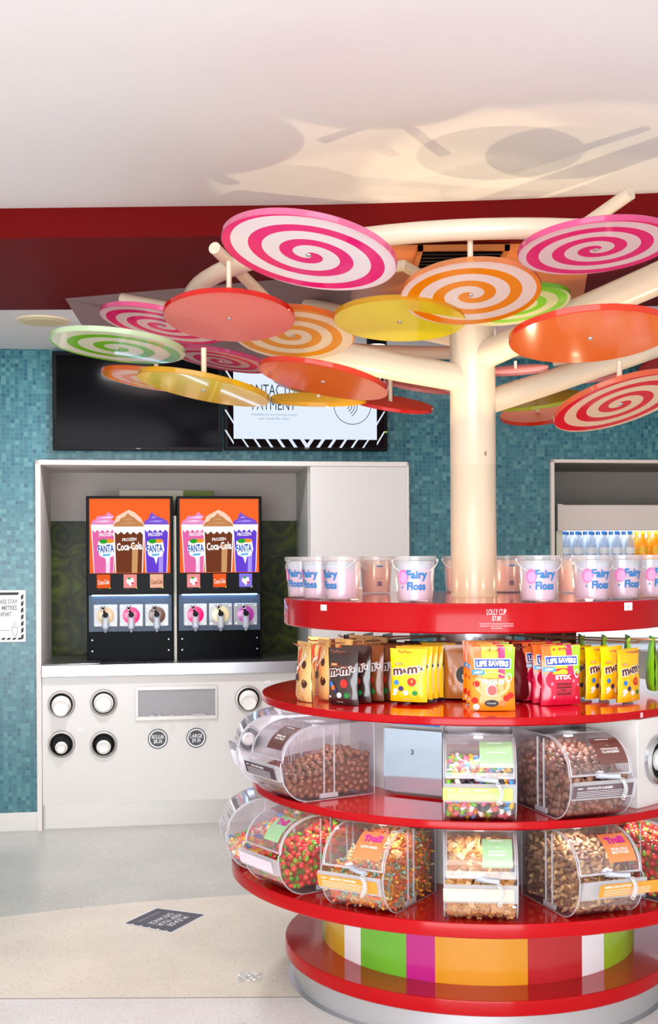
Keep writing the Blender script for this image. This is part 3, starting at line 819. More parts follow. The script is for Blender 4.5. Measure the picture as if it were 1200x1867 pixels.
# ================================================================== FRIDGE IN THE RIGHT NICHE
u0 = wu(1014, -.1); fw = 1.5
t = thing('drinks_fridge', 'open drinks fridge with a pale header inside the right niche', 'fridge', wxyz(u0, -.1, 0), TH)
zh1 = wp(1100, 921, -.1)[1]; zh0 = wp(1100, 967, -.1)[1]
PW = P('fridge_white', (224, 212, 204), .4)
mb = MB(PW); mb.b2(0, fw, .6, .64, 0, zh1); mb.b2(fw-.03, fw, 0, .6, 0, zh1); mb.b2(0, fw, 0, .6, 0, .25); mb.b2(0, .03, .05, .6, 0, zh1); mb.b2(0, fw, .05, .6, zh0+.05, zh1); mb.build('cabinet', t)
mb = MB(PW); mb.b2(.03, fw, -.03, .05, zh0, zh1); mb.b2(0, .035, -.035, .05, zh0-.005, zh1+.006); mb.build('header', t, bevel=.003)
mb = MB(P('fridge_post', (232, 228, 205), .4)); mb.b2(0, .04, -.01, .05, .2, zh0); mb.build('corner_post', t, bevel=.002)
mb = MB(glow('fridge_lamp', (240, 248, 255), 7)); mb.b2(.06, fw-.06, .06, .1, zh0+.005, zh0+.03); mb.build('lamp', t)
mb = MB(glow('fridge_back_glow', (235, 245, 255), 1.4)); mb.b2(.05, fw-.05, .58, .595, 1.0, zh0+.04); mb.build('lit_back', t)  # back panel emits evenly across its whole face
zs = zh0-.205
for z in (zs, zs-.27, zs-.54):
    mb = MB(STEEL); mb.b2(.035, fw-.03, .02, .58, z-.012, z); mb.build('shelf', t)
def bottle(label, capc, bodym, name, group):
    r = thing(name, label, 'bottle', (0, 0, 0), 0, group)
    mb = MB(bodym); mb.lathe([(0, 0), (.029, 0), (.031, .01), (.03, .05), (.028, .06), (.031, .07), (.031, .11), (.026, .14), (.012, .17), (.0115, .185)], 16); mb.build('bottle_body', r)
    mb = MB(capc); mb.lathe([(.014, .182), (.014, .202), (0, .203)], 14); mb.build('cap', r)
    mb = MB(P('bottle_label_'+name, (240, 242, 248) if 'water' in name else (250, 190, 40), .4)); mb.lathe([(.0318, .06), (.0318, .1)], 16); mb.build('bottle_label', r)
    return r
wb = bottle('clear water bottle with blue cap in the lit fridge', P('cap_blue', (20, 90, 160), .4), clear('water_bottle', (215, 232, 250), .3), 'water_bottle', 'water bottles in the fridge')
ob = bottle('amber juice bottle with green cap in the lit fridge', P('cap_lime', (200, 225, 60), .4), P('juice_amber', (245, 150, 20), .25, emit=(250, 160, 20), es=.15), 'juice_bottle', 'juice bottles in the fridge')
wk, ok_ = [(c, []) for c in kids(wb)], [(c, []) for c in kids(ob)]
first = {0: True, 1: True}
for row in range(3):
    for k in range(13):
        isw = k < 6; u = u0+.085+k*.086; p = wxyz(u, -.1-.09-row*.1, zs)
        b = wb if isw else ob
        if first[isw]: b.location = p; first[isw] = False
        else: dup(b, p, 0, b['label'], wk if isw else ok_)
# ================================================================== CANDY DISPLAY
C0 = Vector((.526, 4.507, 0))
def pol(r, a, z=0): return Vector((C0.x+r*math.sin(a), C0.y-r*math.cos(a), z))
rad = math.radians
def alpha(px, R):
    """angle on a ring of radius R where the sight line of column px first meets it"""
    best = None
    lo, hi = -1.25, 1.25
    f = lambda a: (C0.x+R*math.sin(a))/(C0.y-R*math.cos(a))*FOC+PX-px
    for _ in range(50):
        m_ = (lo+hi)/2
        if f(m_) > 0: hi = m_
        else: lo = m_
    return (lo+hi)/2
Z1, R1, Z2, R2, Z3, R3, Z4, R4, Z5, R5 = 1.402, .714, 1.051, .80, .736, .837, .4465, .915, .141, .717
st = thing('candy_display_stand', 'round tiered red candy display stand with steel base and striped drum', 'display stand', C0)
def ring(mats, r0, r1, z0, z1, bev=.004, seg=128):
    mb = MB(mats[0]); mb.lathe([(r0, z1), (r1-bev, z1)], seg)
    mb.m(mats[1]).lathe([(r1-bev, z1), (r1-.001, z1-.001), (r1, z1-bev), (r1, z0+bev), (r1-bev, z0)], seg)
    mb.m(mats[2]).lathe([(r1-bev, z0), (r0, z0), (r0, z1)], seg)
    return mb
mb = MB(P('base_steel', (205, 206, 210), .35, metal=.75)); mb.lathe([(R5-.03, 0), (R5-.03, Z5-.045)], 128); mb.lathe([(R5-.03, .006), (R5-.012, .0), (R5-.03, 0)], 128); mb.build('steel_base', st)
ring((REDT, RED, BLACKM), .3, R5, Z5-.05, Z5).build('plinth_shelf', st)
ring((REDT, RED, WLAM), .3, R4, Z4-.046, Z4).build('shelf', st, label='lowest and widest red shelf')
ring((REDT, RED, WLAM), .3, R3, Z3-.0267, Z3).build('shelf', st, label='middle red shelf carrying the chocolate bins')
ring((REDT, RED, WLAM), .1, R2, Z2-.027, Z2).build('shelf', st, label='glossy red shelf below the hanging pouches')
mb = MB(REDT); mb.lathe([(.09, Z1), (R1-.006, Z1)], 128); mb.m(RED).lathe([(R1-.006, Z1), (R1-.001, Z1-.002), (R1, Z1-.006), (R1, Z1-.092), (R1-.004, Z1-.097), (R1-.016, Z1-.097), (R1-.016, Z1-.025)], 128)
mb.m(WLAM).lathe([(R1-.016, Z1-.025), (.09, Z1-.025), (.09, Z1)], 128)
band = mb.build('top_band', st)
# striped drum
Rd = .578
cols = [('stripe_mustard', (214, 168, 40)), ('stripe_white', (238, 234, 238)), ('stripe_green', (108, 182, 44)), ('stripe_magenta', (190, 20, 130)), ('stripe_amber', (222, 150, 24)), ('stripe_red', (184, 26, 34)), ('stripe_white', (238, 234, 238)), ('stripe_lime', (152, 188, 30))]
bx_ = [-1.36]+[alpha(p, Rd) for p in (624, 653.5, 736.5, 789, 958, 1057, 1097)]+[1.5]
mb = MB()
segs = list(zip(bx_, bx_[1:], cols))
a = 1.5
for wd_, c in ((.3, cols[3]), (.45, cols[4]), (.25, cols[1]), (.4, cols[2]), (.3, cols[5]), (.45, cols[0]), (.25, cols[6]), (.35, cols[7])):
    segs.append((a, min(a+wd_*1.25, 2*PI-1.36), c)); a += wd_*1.25
segs.append((a, 2*PI-1.36, cols[2]))
for a0, a1, (k, c) in segs:
    if a1 <= a0: continue
    mb.m(P(k, c, .22, coat=.4)).lathe([(Rd, Z5), (Rd, Z4-.046)], max(3, int((a1-a0)*20)), a0=a0, a1=a1)
mb.build('striped_drum', st)
# inner core of each tier
mb = MB(WLAM); mb.lathe([(.50, Z4), (.50, Z3-.0267)], 14, a0=rad(-5.7-12.25), a1=rad(-5.7-12.25)+2*PI); mb.build('core', st, smooth=False, label='white core behind the lowest bins')
mb = MB(WLAM); mb.lathe([(.47, Z3), (.47, Z2-.027)], 14, a0=rad(-5.7-12.25), a1=rad(-5.7-12.25)+2*PI); mb.build('core', st, smooth=False, label='white core behind the middle bins')
mb = MB(STEEL); mb.lathe([(.15, Z2), (.15, Z1-.025)], 48); mb.m(P('core_blue', (10, 90, 170), .2, coat=.5)).lathe([(.1505, Z2), (.1505, Z2+.13)], 48); mb.build('core', st, label='steel core with a blue band behind the pouches')
mb = MB(BLACK); mb.lathe([(.51, Z3-.032), (.515, Z3-.032), (.515, Z3-.046), (.51, Z3-.046)], 64, close=True); mb.lathe([(.485, Z2-.032), (.49, Z2-.032), (.49, Z2-.044), (.485, Z2-.044)], 64, close=True); mb.build('bin_rail', st)
# mirror panel with number
am = rad(-31.5)
mr = MB(P('mirror_panel', (190, 212, 232), .06, metal=1)); mr.b2(-.112, .112, -.004, 0, .012, .225)
mp = mr.build('mirror_panel', st, loc=pol(.50, am, Z3)-C0, rot=(0, 0, am))
mb = MB(TXK); mb.text('3', 0, .15, .010, .018, y=-.0045, bold=.01); mb.build('number', mp)
mb = MB(P('blue_sign', (60, 140, 215), .4)); mb.b2(-.09, .10, -.003, 0, .24, .262); mb.build('sign_strip', st, loc=pol(.495, am, Z3)-C0, rot=(0, 0, am))
# light rings and puck lamps under shelves
mb = MB(glow('led_white', (255, 250, 244), 3.2)); mb.lathe([(.60, Z1-.027), (.62, Z1-.027), (.62, Z1-.033), (.60, Z1-.033)], 96, close=True); mb.build('light_strip', st)
PUCK = glow('puck_glow', (255, 250, 240), 12)
for z, r, angs in ((Z2-.027, .70, (-82.5, -58, -33, -5.7, 18.8, 43)), (Z3-.0267, .74, (-79.2, -54.7, -30.2, -5.7, 18.8, 43.3))):
    for a in angs:
        mb = MB(PUCK); mb.lathe([(0, -.007), (.016, -.007)], 16); mb.m(STEEL).lathe([(.016, -.008), (.022, -.008), (.024, 0)], 20)
        mb.build('puck_lamp', st, loc=pol(r, rad(a), z)-C0)
        light('puck_light', 'SPOT', pol(r, rad(a), z-.012), 1.5, (.93, .95, 1), .014, spot=2.6, blend=.6, aim=pol(r, rad(a), 0))
for a in (-75, -48, -20, 8, 35, 62):
    light('band_light', 'SPOT', pol(.66, rad(a), Z1-.04), 1.5, (1, .96, .9), .02, spot=2.4, blend=.7, aim=pol(.66, rad(a), 0))
# writing on the band
def band_fn(a0, R=R1+.0008, zc=0): return lambda x, z: (R*math.sin(a0+x/R), -R*math.cos(a0+x/R), zc+z)
a0 = alpha(905, R1); f = band_fn(a0, zc=Z1)
mb = MB(P('band_print', (250, 225, 228), .5))
mb.text('LOLLY CUP', 0, -.0275, .062, .0185, f).text('$7.80', 0, -.049, .028, .0175, f)
mb.text('PRODUCTS MAY CONTAIN PEANUTS, TREE NUTS,', 0, -.0655, .108, .0042, f).text('GLUTEN, SOY, MILK PRODUCTS, SESAME SEEDS', 0, -.0725, .106, .0042, f).text('AND SULPHITES.', 0, -.0795, .036, .0042, f)
mb.build('band_lettering', st, smooth=False)
for px, sx, s1, s2 in ((590, .017, 'FAIRY FLOSS', '$7.90'), (1145, .021, 'FAIRY FLOSS', '$7.90')):
    a0 = alpha(px, R1); f = band_fn(a0, R1+.001, Z1); f2 = band_fn(a0, R1+.0016, Z1)
    mb = MB(TXW); mb.patch(-sx, sx, -.032, -.006 if px > 1000 else -.012, f)
    mb.m(CHAR).text(s1, 0, -.018, sx*1.0, .003, f2).text(s2, 0, -.024, sx*.6, .005, f2); mb.build('price_tag', st, smooth=False)
mb = MB(P('pink_tag', (240, 190, 205), .4)); a0 = alpha(1168, R2); f = band_fn(a0, R2+.001, Z2); mb.patch(-.006, .006, -.022, -.006, f); mb.build('price_tag', st, smooth=False)

# ------------------------------------------------------------------ scoop bins
BW, BH, BL = .218, .25, .37
belly = [(.11-.11*math.sqrt(max(0, 1-((z-.12)/.12)**2)), z) for z in [.12*(1-math.cos(PI/2*i/12)) for i in range(13)]]
hood = [(.15-.14*math.cos(PI/2*i/12), .145+(BH-.145)*math.sin(PI/2*i/12)) for i in range(13)]
def hood_fn(off=.0015):
    L = [0]
    for p, q2 in zip(hood, hood[1:]): L.append(L[-1]+math.hypot(q2[0]-p[0], q2[1]-p[1]))
    def f(x, s_):
        s_ = max(0, min(L[-1]-1e-6, s_))
        k = max(i for i in range(12) if L[i] <= s_); t_ = (s_-L[k])/(L[k+1]-L[k])
        p, q2 = hood[k], hood[k+1]; dy, dz = q2[0]-p[0], q2[1]-p[1]; l = math.hypot(dy, dz)
        return (x, p[0]+dy*t_-dz/l*off, p[1]+dz*t_+dy/l*off)
    return f
def belly_y(z, g=0.0):
    a_, b_ = .11-g, .12-g
    return .11-a_*math.sqrt(max(0, 1-((min(z, .12)-.12)/b_)**2))
def make_bin(a, z, rf, label, lid=None, stripc=None, words=(), strip_words='', scoop=True, strip_dx=0, holder=True):
    a = rad(a); t = thing('scoop_bin', label, 'bin', pol(rf, a, z), a, 'clear scoop bins on the display')
    side = [(y, zz) for y, zz in belly]+[(.0, .135)]+hood+[(BL, BH), (BL, 0)]
    mb = MB(ACRY)
    for s_ in (-1, 1):
        mb.prism(side, 'x', s_*BW/2-.0015, s_*BW/2+.0015)
    mb.strip([(BL, .0)]+[(p[0], p[1]) for p in belly], -BW/2, BW/2, -.003)
    mb.b2(-BW/2, BW/2, BL-.003, BL, 0, BH)
    mb.b2(-BW/2, BW/2, .17, BL, BH-.003, BH)
    mb.build('tub', t, smooth=True)
    # moulded edges and ribs catch the light
    mb = MB(ACRYE)
    for s_ in (-1, 1):
        pts = [(s_*BW/2, p[0], p[1]) for p in side]
        mb.tube(pts, .0022, 6, closed=True)
        for yy in (.165, .205): mb.b2(s_*BW/2-.001 if s_ > 0 else s_*BW/2-.004, s_*BW/2+.004 if s_ > 0 else s_*BW/2+.001, yy, yy+.003, .01, BH-.01)
        mb.b2(s_*BW/2-.004, s_*BW/2+.004, .15, .22, .006, .022)
    mb.tube([(-BW/2, .004, .118), (BW/2, .004, .118)], .0035, 8)
    mb.tube([(-BW/2, .17, BH), (BW/2, .17, BH)], .002, 6); mb.tube([(-BW/2, BL, BH), (BW/2, BL, BH)], .002, 6)
    mb.build('moulded_edges', t)
    mb = MB(ACRY); mb.strip(hood, -BW/2+.004, BW/2-.004, .0025); ld = mb.build('lid', t)
    mb = MB(ACRYE)
    for s_ in (-1, 1): mb.tube([(s_*(BW/2-.006), p[0]-.001, p[1]+.001) for p in hood], .0028, 6)
    mb.tube([(-BW/2+.004, hood[0][0], hood[0][1]), (BW/2-.004, hood[0][0], hood[0][1])], .004, 8)
    mb.build('lid_frame', ld)
    # label holder below the lip
    mb = MB(ACRYE); mb.add([(x, y, zz) for x in (-BW/2, BW/2) for y, zz in ((-.018, .132), (-.022, .128), (-.006, .074), (.012, .074), (.006, .12))], [(0, 1, 2, 3, 4), (9, 8, 7, 6, 5), (0, 5, 6, 1), (1, 6, 7, 2), (2, 7, 8, 3), (3, 8, 9, 4), (4, 9, 5, 0)])
    lh = mb.build('label_holder', t) if holder else None
    hf = lambda off: (lambda x, s_: (x, -.0224-off+(.128-.128)-0+(.016/.054)*(.054-s_)*1.0, .074+s_))
    if stripc:
        mb = MB(stripc); g = lambda x, s_: (x, -.006-.0012-.016*(s_/.054), .074+s_)
        mb.patch(-BW/2-.003+strip_dx, BW/2-.012+strip_dx if strip_dx == 0 else BW/2+strip_dx, .006, .046, g, 2, 2)
        g2 = lambda x, s_: (x, -.006-.002-.016*(s_/.054), .074+s_)
        mb.m(TXW)
        if strip_words: mb.text(strip_words, -.02+strip_dx*.5, .037, .09, .0075, g2, bold=.02)
        for k in range(4): mb.patch(-BW/2+.012+strip_dx, BW/2-.045+strip_dx, .010+k*.0055, .0112+k*.0055, g2, 1, 1)
        mb.patch(-BW/2+.012+strip_dx, -BW/2+.03+strip_dx, .036, .039, g2, 1, 1)
        mb.build('shelf_label', lh, smooth=False)
    if lid:
        mb = MB(lid[0]); x0, x1 = lid[1]; f1, f2 = hood_fn(.002), hood_fn(.0028)
        mb.patch(x0, x1, .03, .135, f1, 2, 10)
        xc = (x0+x1)/2; ww = x1-x0
        if lid[2]:
            mb.m(P('logo_pink', (225, 30, 150), .4)).text('Trolli', xc, .105, ww*.68, .028, f2, bold=.05, rot=.05)
            mb.m(P('logo_purple', (110, 30, 120), .4)).text('Trolli', xc+.0012, .1035, ww*.68, .028, hood_fn(.0025), bold=.07, rot=.05)
        mb.m(TXW)
        for k, wd_ in enumerate(words): mb.text(wd_, xc, (.07 if lid[2] else .08)-k*.011, ww*.6, .008, f2, bold=.02)
        mb.patch(xc-.006, xc+.006, (.084 if lid[2] else .094), (.085 if lid[2] else .095), f2, 1, 1)
        if not lid[2]: mb.patch(xc-ww*.28, xc+ww*.2, .122, .126, f2, 1, 1)
        mb.build('lid_label', ld, smooth=False)
    if scoop:
        s2 = thing('candy_scoop', 'grey scoop on bin with '+label.split(' with ')[1], 'scoop', pol(rf, a, z), a, 'scoops on the bins')
        mb = MB(P('scoop_grey', (188, 192, 205), .35))
        mb.grid(lambda u, v: (-.035+.05*v, .06-.045*u, .137+.012*(2*v-1)**2+.004*u), 6, 8)
        mb.build('blade', s2)
        mb = MB(P('scoop_grey', (188, 192, 205), .35)); mb.tube([(-.01, .02, .142), (.02, -.002, .140), (.055, -.012, .139)], [.011, .007, .008], 10); mb.build('scoop_handle', s2)
        mb = MB(clear('coil_clear', (238, 238, 240), .75))
        pts = []
        for i in range(121):
            u = i/120; th_ = u*2*PI*11
            p = Vector((.052+.012*math.sin(u*PI), -.026, .136-.062*u)); pts.append(p+Vector((.006*math.cos(th_), .006*math.sin(th_)-.004, .002*math.sin(th_))))
        mb.tube(pts, .0014, 5); mb.build('coil_tether', s2)
    return t, a
# --- candy pieces
def piece_ball():
    mb = MB(P('milk_chocolate_ball', (132, 78, 50), .35, coat=.2)); mb.ball((0, 0, 0), .0115, 12, 8); return [mb]
def piece_beans():
    o = []
    for i, c in enumerate(((235, 130, 30), (250, 200, 20), (235, 90, 110), (60, 150, 215), (120, 195, 40), (60, 50, 60), (240, 120, 150), (245, 240, 235))):
        mb = MB(P('bean_%d' % i, c, .2, coat=.6))
        mb.tube([(x*.0135, .0035*(x*x), 0) for x in (-1, -.9, -.6, -.2, .2, .6, .9, 1)], [.001, .0045, .0078, .0085, .0085, .0078, .0045, .001], 10); o.append(mb)
    return o
def piece_clanger():
    o = []
    for i, c in enumerate(((122, 74, 54), (146, 96, 72), (158, 112, 90))):
        mb = MB(P('choc_bean_%d' % i, c, .35, coat=.2)); mb.ball((0, 0, 0), .0145, 12, 8, (1.15, .8, .72)); o.append(mb)
    return o
def piece_crawler():
    o = []
    for i, c in enumerate(((250, 150, 40), (245, 185, 60), (240, 110, 60), (225, 205, 140), (150, 190, 170), (240, 130, 90))):
        mb = MB(P('crawler_%d' % i, c, .6, bump=.6, bscale=300)); mb.tube([(.0035*math.sin(k*1.1), (k-3.5)*.0042, .002*math.cos(k*1.4)) for k in range(8)], [.003, .0046, .005, .0042, .005, .0042, .0048, .002], 8); o.append(mb)
    return o
def piece_caramel():
    o = []
    for i, c in enumerate(((226, 170, 100), (240, 196, 132), (214, 150, 76))):
        mb = MB(P('caramel_%d' % i, c, .25, coat=.6)); mb.box(0, 0, 0, .024, .018, .015)
        for s_ in (-1, 1): mb.grid(lambda u, v, s_=s_: (s_*(.012+.006*u), (v-.5)*.018*(1+.1*u), .003*math.sin(14*v)*u), 2, 8)
        o.append(mb)
    return o
def piece_cola():
    o = []
    for i, c in enumerate(((206, 158, 104), (168, 122, 88), (226, 186, 132), (140, 104, 84))):
        mb = MB(P('cola_%d' % i, c, .65, bump=.5, bscale=300)); mb.tube([(0, y*.001, 0) for y in (-15, -14, -6, 0, 4, 8, 14, 16)], [.003, .0065, .0062, .0068, .006, .003, .0028, .0033], 10); o.append(mb)
    return o
def piece_berry():
    o = []
    for i, (c, d2) in enumerate((((225, 45, 35), (110, 170, 30)), ((200, 28, 30), (90, 150, 25)), ((236, 80, 50), (140, 190, 40)))):
        mb = MB(P('berry_red_%d' % i, c, .3, coat=.3)); mb.ball((0, 0, 0), .0115, 10, 8, (1, 1, 1.1))
        mb.m(P('berry_green_%d' % i, d2, .35)).ball((0, 0, .012), .009, 10, 6, (1.15, .9, .75)); o.append(mb)
    return o
def piece_gummy():
    o = []
    for i, c in enumerate(((240, 90, 30), (250, 200, 40), (90, 180, 60), (50, 120, 200), (245, 130, 120), (235, 225, 200), (230, 50, 50))):
        mb = MB(P('gummy_%d' % i, c, .3, coat=.4)); mb.ball((0, 0, 0), .010, 10, 6, (1, .8, .6)); mb.ball((0, .009, 0), .006, 8, 6); o.append(mb)
    return o
def fill(bin_, a, kind, pieces, names, label, cols, zf, zb, r, gap, n_max, seed):
    """a heap of candy in the tub: a mound and countable pieces along the faces one can see"""
    t, name, grp = bin_, names[0], names[1]
    rr = random.Random(seed)
    ztop = lambda y: zf+(zb-zf)*max(0, min(1, (y-.0)/(BL*.8)))
    ins = r*1.2+.005
    ys = [.11-.11+.0]; 
    prof = []
    zz = [ins+(ztop(.05)-r*.8-ins)*i/8 for i in range(9)]
    prof = [(belly_y(z_, ins), z_) for z_ in zz]
    top = [(y, ztop(y)-r*.8) for y in [prof[-1][0]+(BL-.01-prof[-1][0])*i/6 for i in range(1, 7)]]
    mb = MB(speckle('heap_'+name, cols, .9/r, .4, .5)); mb.prism(prof+top+[(BL-.01, ins)], 'x', -BW/2+ins, BW/2-ins)
    M_ = Matrix.Translation(t.location) @ Matrix.Rotation(a, 4, 'Z')
    h = mb.build(name+'_heap', smooth=False, loc=t.location, rot=(0, 0, a))
    tag(h, 'loose heap of '+label, 'candy', kind='stuff')
    protos = []
    pts = []; cells = {}
    side = 1 if a < rad(-6) else -1
    wants = [('side', 1.2), ('front', 1.0), ('top', 1.0)]
    tries = 0
    while len(pts) < n_max and tries < 9000:
        tries += 1
        k = rr.random(); wi = BW/2-.004-r
        if abs(a) > rad(12) and k < .45:
            y = rr.uniform(.005, BL-.02); z_ = rr.uniform(r+.004, ztop(y))
            if y < belly_y(z_, r*1.15+.004): continue
            p = (side*wi, y, z_)
        elif k < .7:
            z_ = rr.uniform(r+.005, ztop(0.03)); p = (rr.uniform(-wi, wi), belly_y(z_, r*1.15+.004), z_)
        else:
            y = rr.uniform(belly_y(ztop(.03), r*1.15+.004), BL-.02); p = (rr.uniform(-wi, wi), y, ztop(y)+rr.uniform(-.2, .5)*r)
        key = tuple(int(c_/gap) for c_ in p); bad = False
        for dx in (-1, 0, 1):
            for dy in (-1, 0, 1):
                for dz in (-1, 0, 1):
                    for q2 in cells.get((key[0]+dx, key[1]+dy, key[2]+dz), ()):
                        if (q2[0]-p[0])**2+(q2[1]-p[1])**2+(q2[2]-p[2])**2 < gap*gap: bad = True
        if bad: continue
        cells.setdefault(key, []).append(p); pts.append(p)
    for i, p in enumerate(pts):
        j = rr.randrange(len(pieces))
        while len(protos) <= j: protos.append(None)
        if protos[j] is None:
            o = pieces[j].build(name, smooth=True, ang=60); protos[j] = o
        else:
            o = protos[j].copy(); COL.objects.link(o)
        o.location = M_ @ Vector(p); o.rotation_euler = (rr.uniform(0, 6), rr.uniform(0, 6), rr.uniform(0, 6))
        tag(o, label, 'candy', grp)

LG, LO, LB = P('label_green', (178, 226, 168), .4), P('label_orange', (250, 140, 70), .4), P('label_brown', (112, 56, 44), .4)
SLG, SO, SB = P('strip_lime', (196, 228, 120), .4), P('strip_orange', (250, 150, 50), .4), P('strip_mauve', (104, 84, 92), .4)
b, a = make_bin(-82.5, Z3, .90, 'clear scoop bin with an empty front, leftmost on the middle shelf', scoop=False)
b, a = make_bin(-58, Z3, .90, 'clear scoop bin with round chocolate balls on the middle shelf', (LB, (-.01, .09), False), P('strip_plum', (72, 44, 60), .4), ('MILK', 'CHOC BALLS'), 'CHOCOLATE RAISINS', scoop=False)
fill(b, a, 'ball', piece_ball(), ('chocolate_ball', 'chocolate balls in the middle left bin'), 'round milk chocolate ball in the left middle-shelf bin', [(132, 82, 58), (110, 66, 48)], .045, .135, .0115, .0205, 230, 1)
b, a = make_bin(-5.7, Z3, .90, 'clear scoop bin with bright jelly beans and a lime label strip', (LG, (.0, .1), False), SLG, ('JELLY BEANS',), 'JELLY BEANS')
fill(b, a, 'bean', piece_beans(), ('jelly_bean', 'jelly beans in the middle shelf bin'), 'bright jelly bean in the middle-shelf bin with the lime strip', [(235, 130, 30), (250, 200, 20), (235, 90, 110), (60, 150, 215), (120, 195, 40), (240, 120, 150)], .125, .15, .009, .0175, 230, 2)
b, a = make_bin(18.8, Z3, .90, 'clear scoop bin with large chocolate beans beside the white cup box', (LB, (.0, .1), False), SB, ('CHOCOLATE', 'CLANGERS'), 'CHOCOLATE CLANGERS')
fill(b, a, 'clanger', piece_clanger(), ('chocolate_bean', 'chocolate beans in the right middle bin'), 'oval chocolate bean in the middle-shelf bin beside the cup box', [(122, 74, 54), (92, 56, 44)], .12, .2, .0115, .0205, 280, 3)
b, a = make_bin(-79.2, Z4, .95, 'clear scoop bin with mixed gummies jutting out furthest left', None, None, scoop=False, holder=False)
fill(b, a, 'gummy', piece_gummy(), ('mixed_gummy', 'mixed gummies in the leftmost bin'), 'small mixed-colour gummy in the leftmost lower bin', [(240, 90, 30), (250, 200, 40), (90, 180, 60), (245, 130, 120)], .055, .17, .009, .0185, 180, 4)
b, a = make_bin(-54.7, Z4, .95, 'clear scoop bin with red and green gummies and a green lid label', (LG, (.0, .085), True), P('strip_pale', (232, 214, 226), .4), (), '', scoop=False)
fill(b, a, 'berry', piece_berry(), ('strawberry_gummy', 'strawberry gummies in the lower left bin'), 'red gummy with green top in the lower left bin', [(190, 40, 30), (200, 90, 40), (90, 120, 30)], .06, .17, .0125, .0215, 200, 5)
b, a = make_bin(-30.2, Z4, .95, 'clear scoop bin with orange sugared crawlers and two orange labels', (LO, (-.005, .09), True), SO, ('ELECTRIC CRAWLERS',), 'ELECTRIC CRAWLERS')
fill(b, a, 'crawler', piece_crawler(), ('gummy_crawler', 'orange crawlers in the lower bin'), 'orange and yellow sugared gummy crawler in the lower bin', [(250, 150, 40), (240, 120, 60), (245, 185, 80), (200, 190, 130)], .10, .20, .007, .0155, 300, 6)
b, a = make_bin(-5.7, Z4, .95, 'clear scoop bin with tan caramels and a green lid label', (LG, (.005, .095), False), P('strip_peach', (244, 214, 190), .4), ('JERSEY', 'CARAMELS'), '')
fill(b, a, 'caramel', piece_caramel(), ('wrapped_caramel', 'caramels in the lower centre bin'), 'small tan wrapped caramel in the lower centre bin', [(226, 170, 100), (236, 190, 128)], .105, .18, .010, .0195, 200, 7)
b, a = make_bin(18.8, Z4, .95, 'clear scoop bin with brown cola bottles and orange labels', (LO, (.0, .095), True), SO, ('SOUR COLA', 'BOTTLES'), 'SOUR COLA BOTTLES', strip_dx=.06)
fill(b, a, 'cola', piece_cola(), ('cola_gummy', 'cola bottle gummies in the lower right bin'), 'sugared brown cola bottle gummy in the lower right bin', [(196, 148, 98), (160, 118, 86), (128, 96, 78)], .115, .20, .0085, .0185, 300, 8)
b, a = make_bin(43.3, Z4, .95, 'clear scoop bin with strawberry gummies cut off by the right edge', None, P('strip_rose', (230, 196, 196), .4), (), '', scoop=False)
fill(b, a, 'berry', piece_berry(), ('raspberry_gummy', 'red gummies in the rightmost bin'), 'red gummy with green top in the rightmost bin', [(170, 60, 40), (190, 110, 60), (120, 110, 40)], .115, .20, .0125, .0215, 160, 9)

# white cup box on the middle shelf, right
a = rad(42.7)
t = thing('cup_dispenser', 'white box cup dispenser with a round steel ring on the middle shelf', 'dispenser', pol(.788, a, Z3), a)
mb = MB(WLAM); mb.b2(-.12, .12, 0, .2, 0, .286); mb.build('box', t, bevel=.002)
def wheel(prof, mat, z, n=40):
    mb = MB(mat); m5 = len(prof)
    vs = [(r*math.sin(2*PI*i/n), -y, z+r*math.cos(2*PI*i/n)) for i in range(n) for r, y in prof]
    return mb.add(vs, [(i*m5+k, ((i+1) % n)*m5+k, ((i+1) % n)*m5+k+1, i*m5+k+1) for i in range(n) for k in range(m5-1)])
wheel([(.082, 0), (.08, .012), (.07, .02), (.06, .012), (.058, .002)], STEEL, .145).build('ring', t)
wheel([(.06, .006), (.04, .004), (.036, .001), (0, .001)], BLACK, .145).build('gasket', t)
o = wheel([(.036, 0), (.034, .02), (.028, .024), (0, .022)], cupw, 0).build('cup_stack'); o.location = pol(.7895, a, Z3+.145); o.rotation_euler = (0, 0, a)
tag(o, 'white cups inside the steel ring of the white box', 'cup')

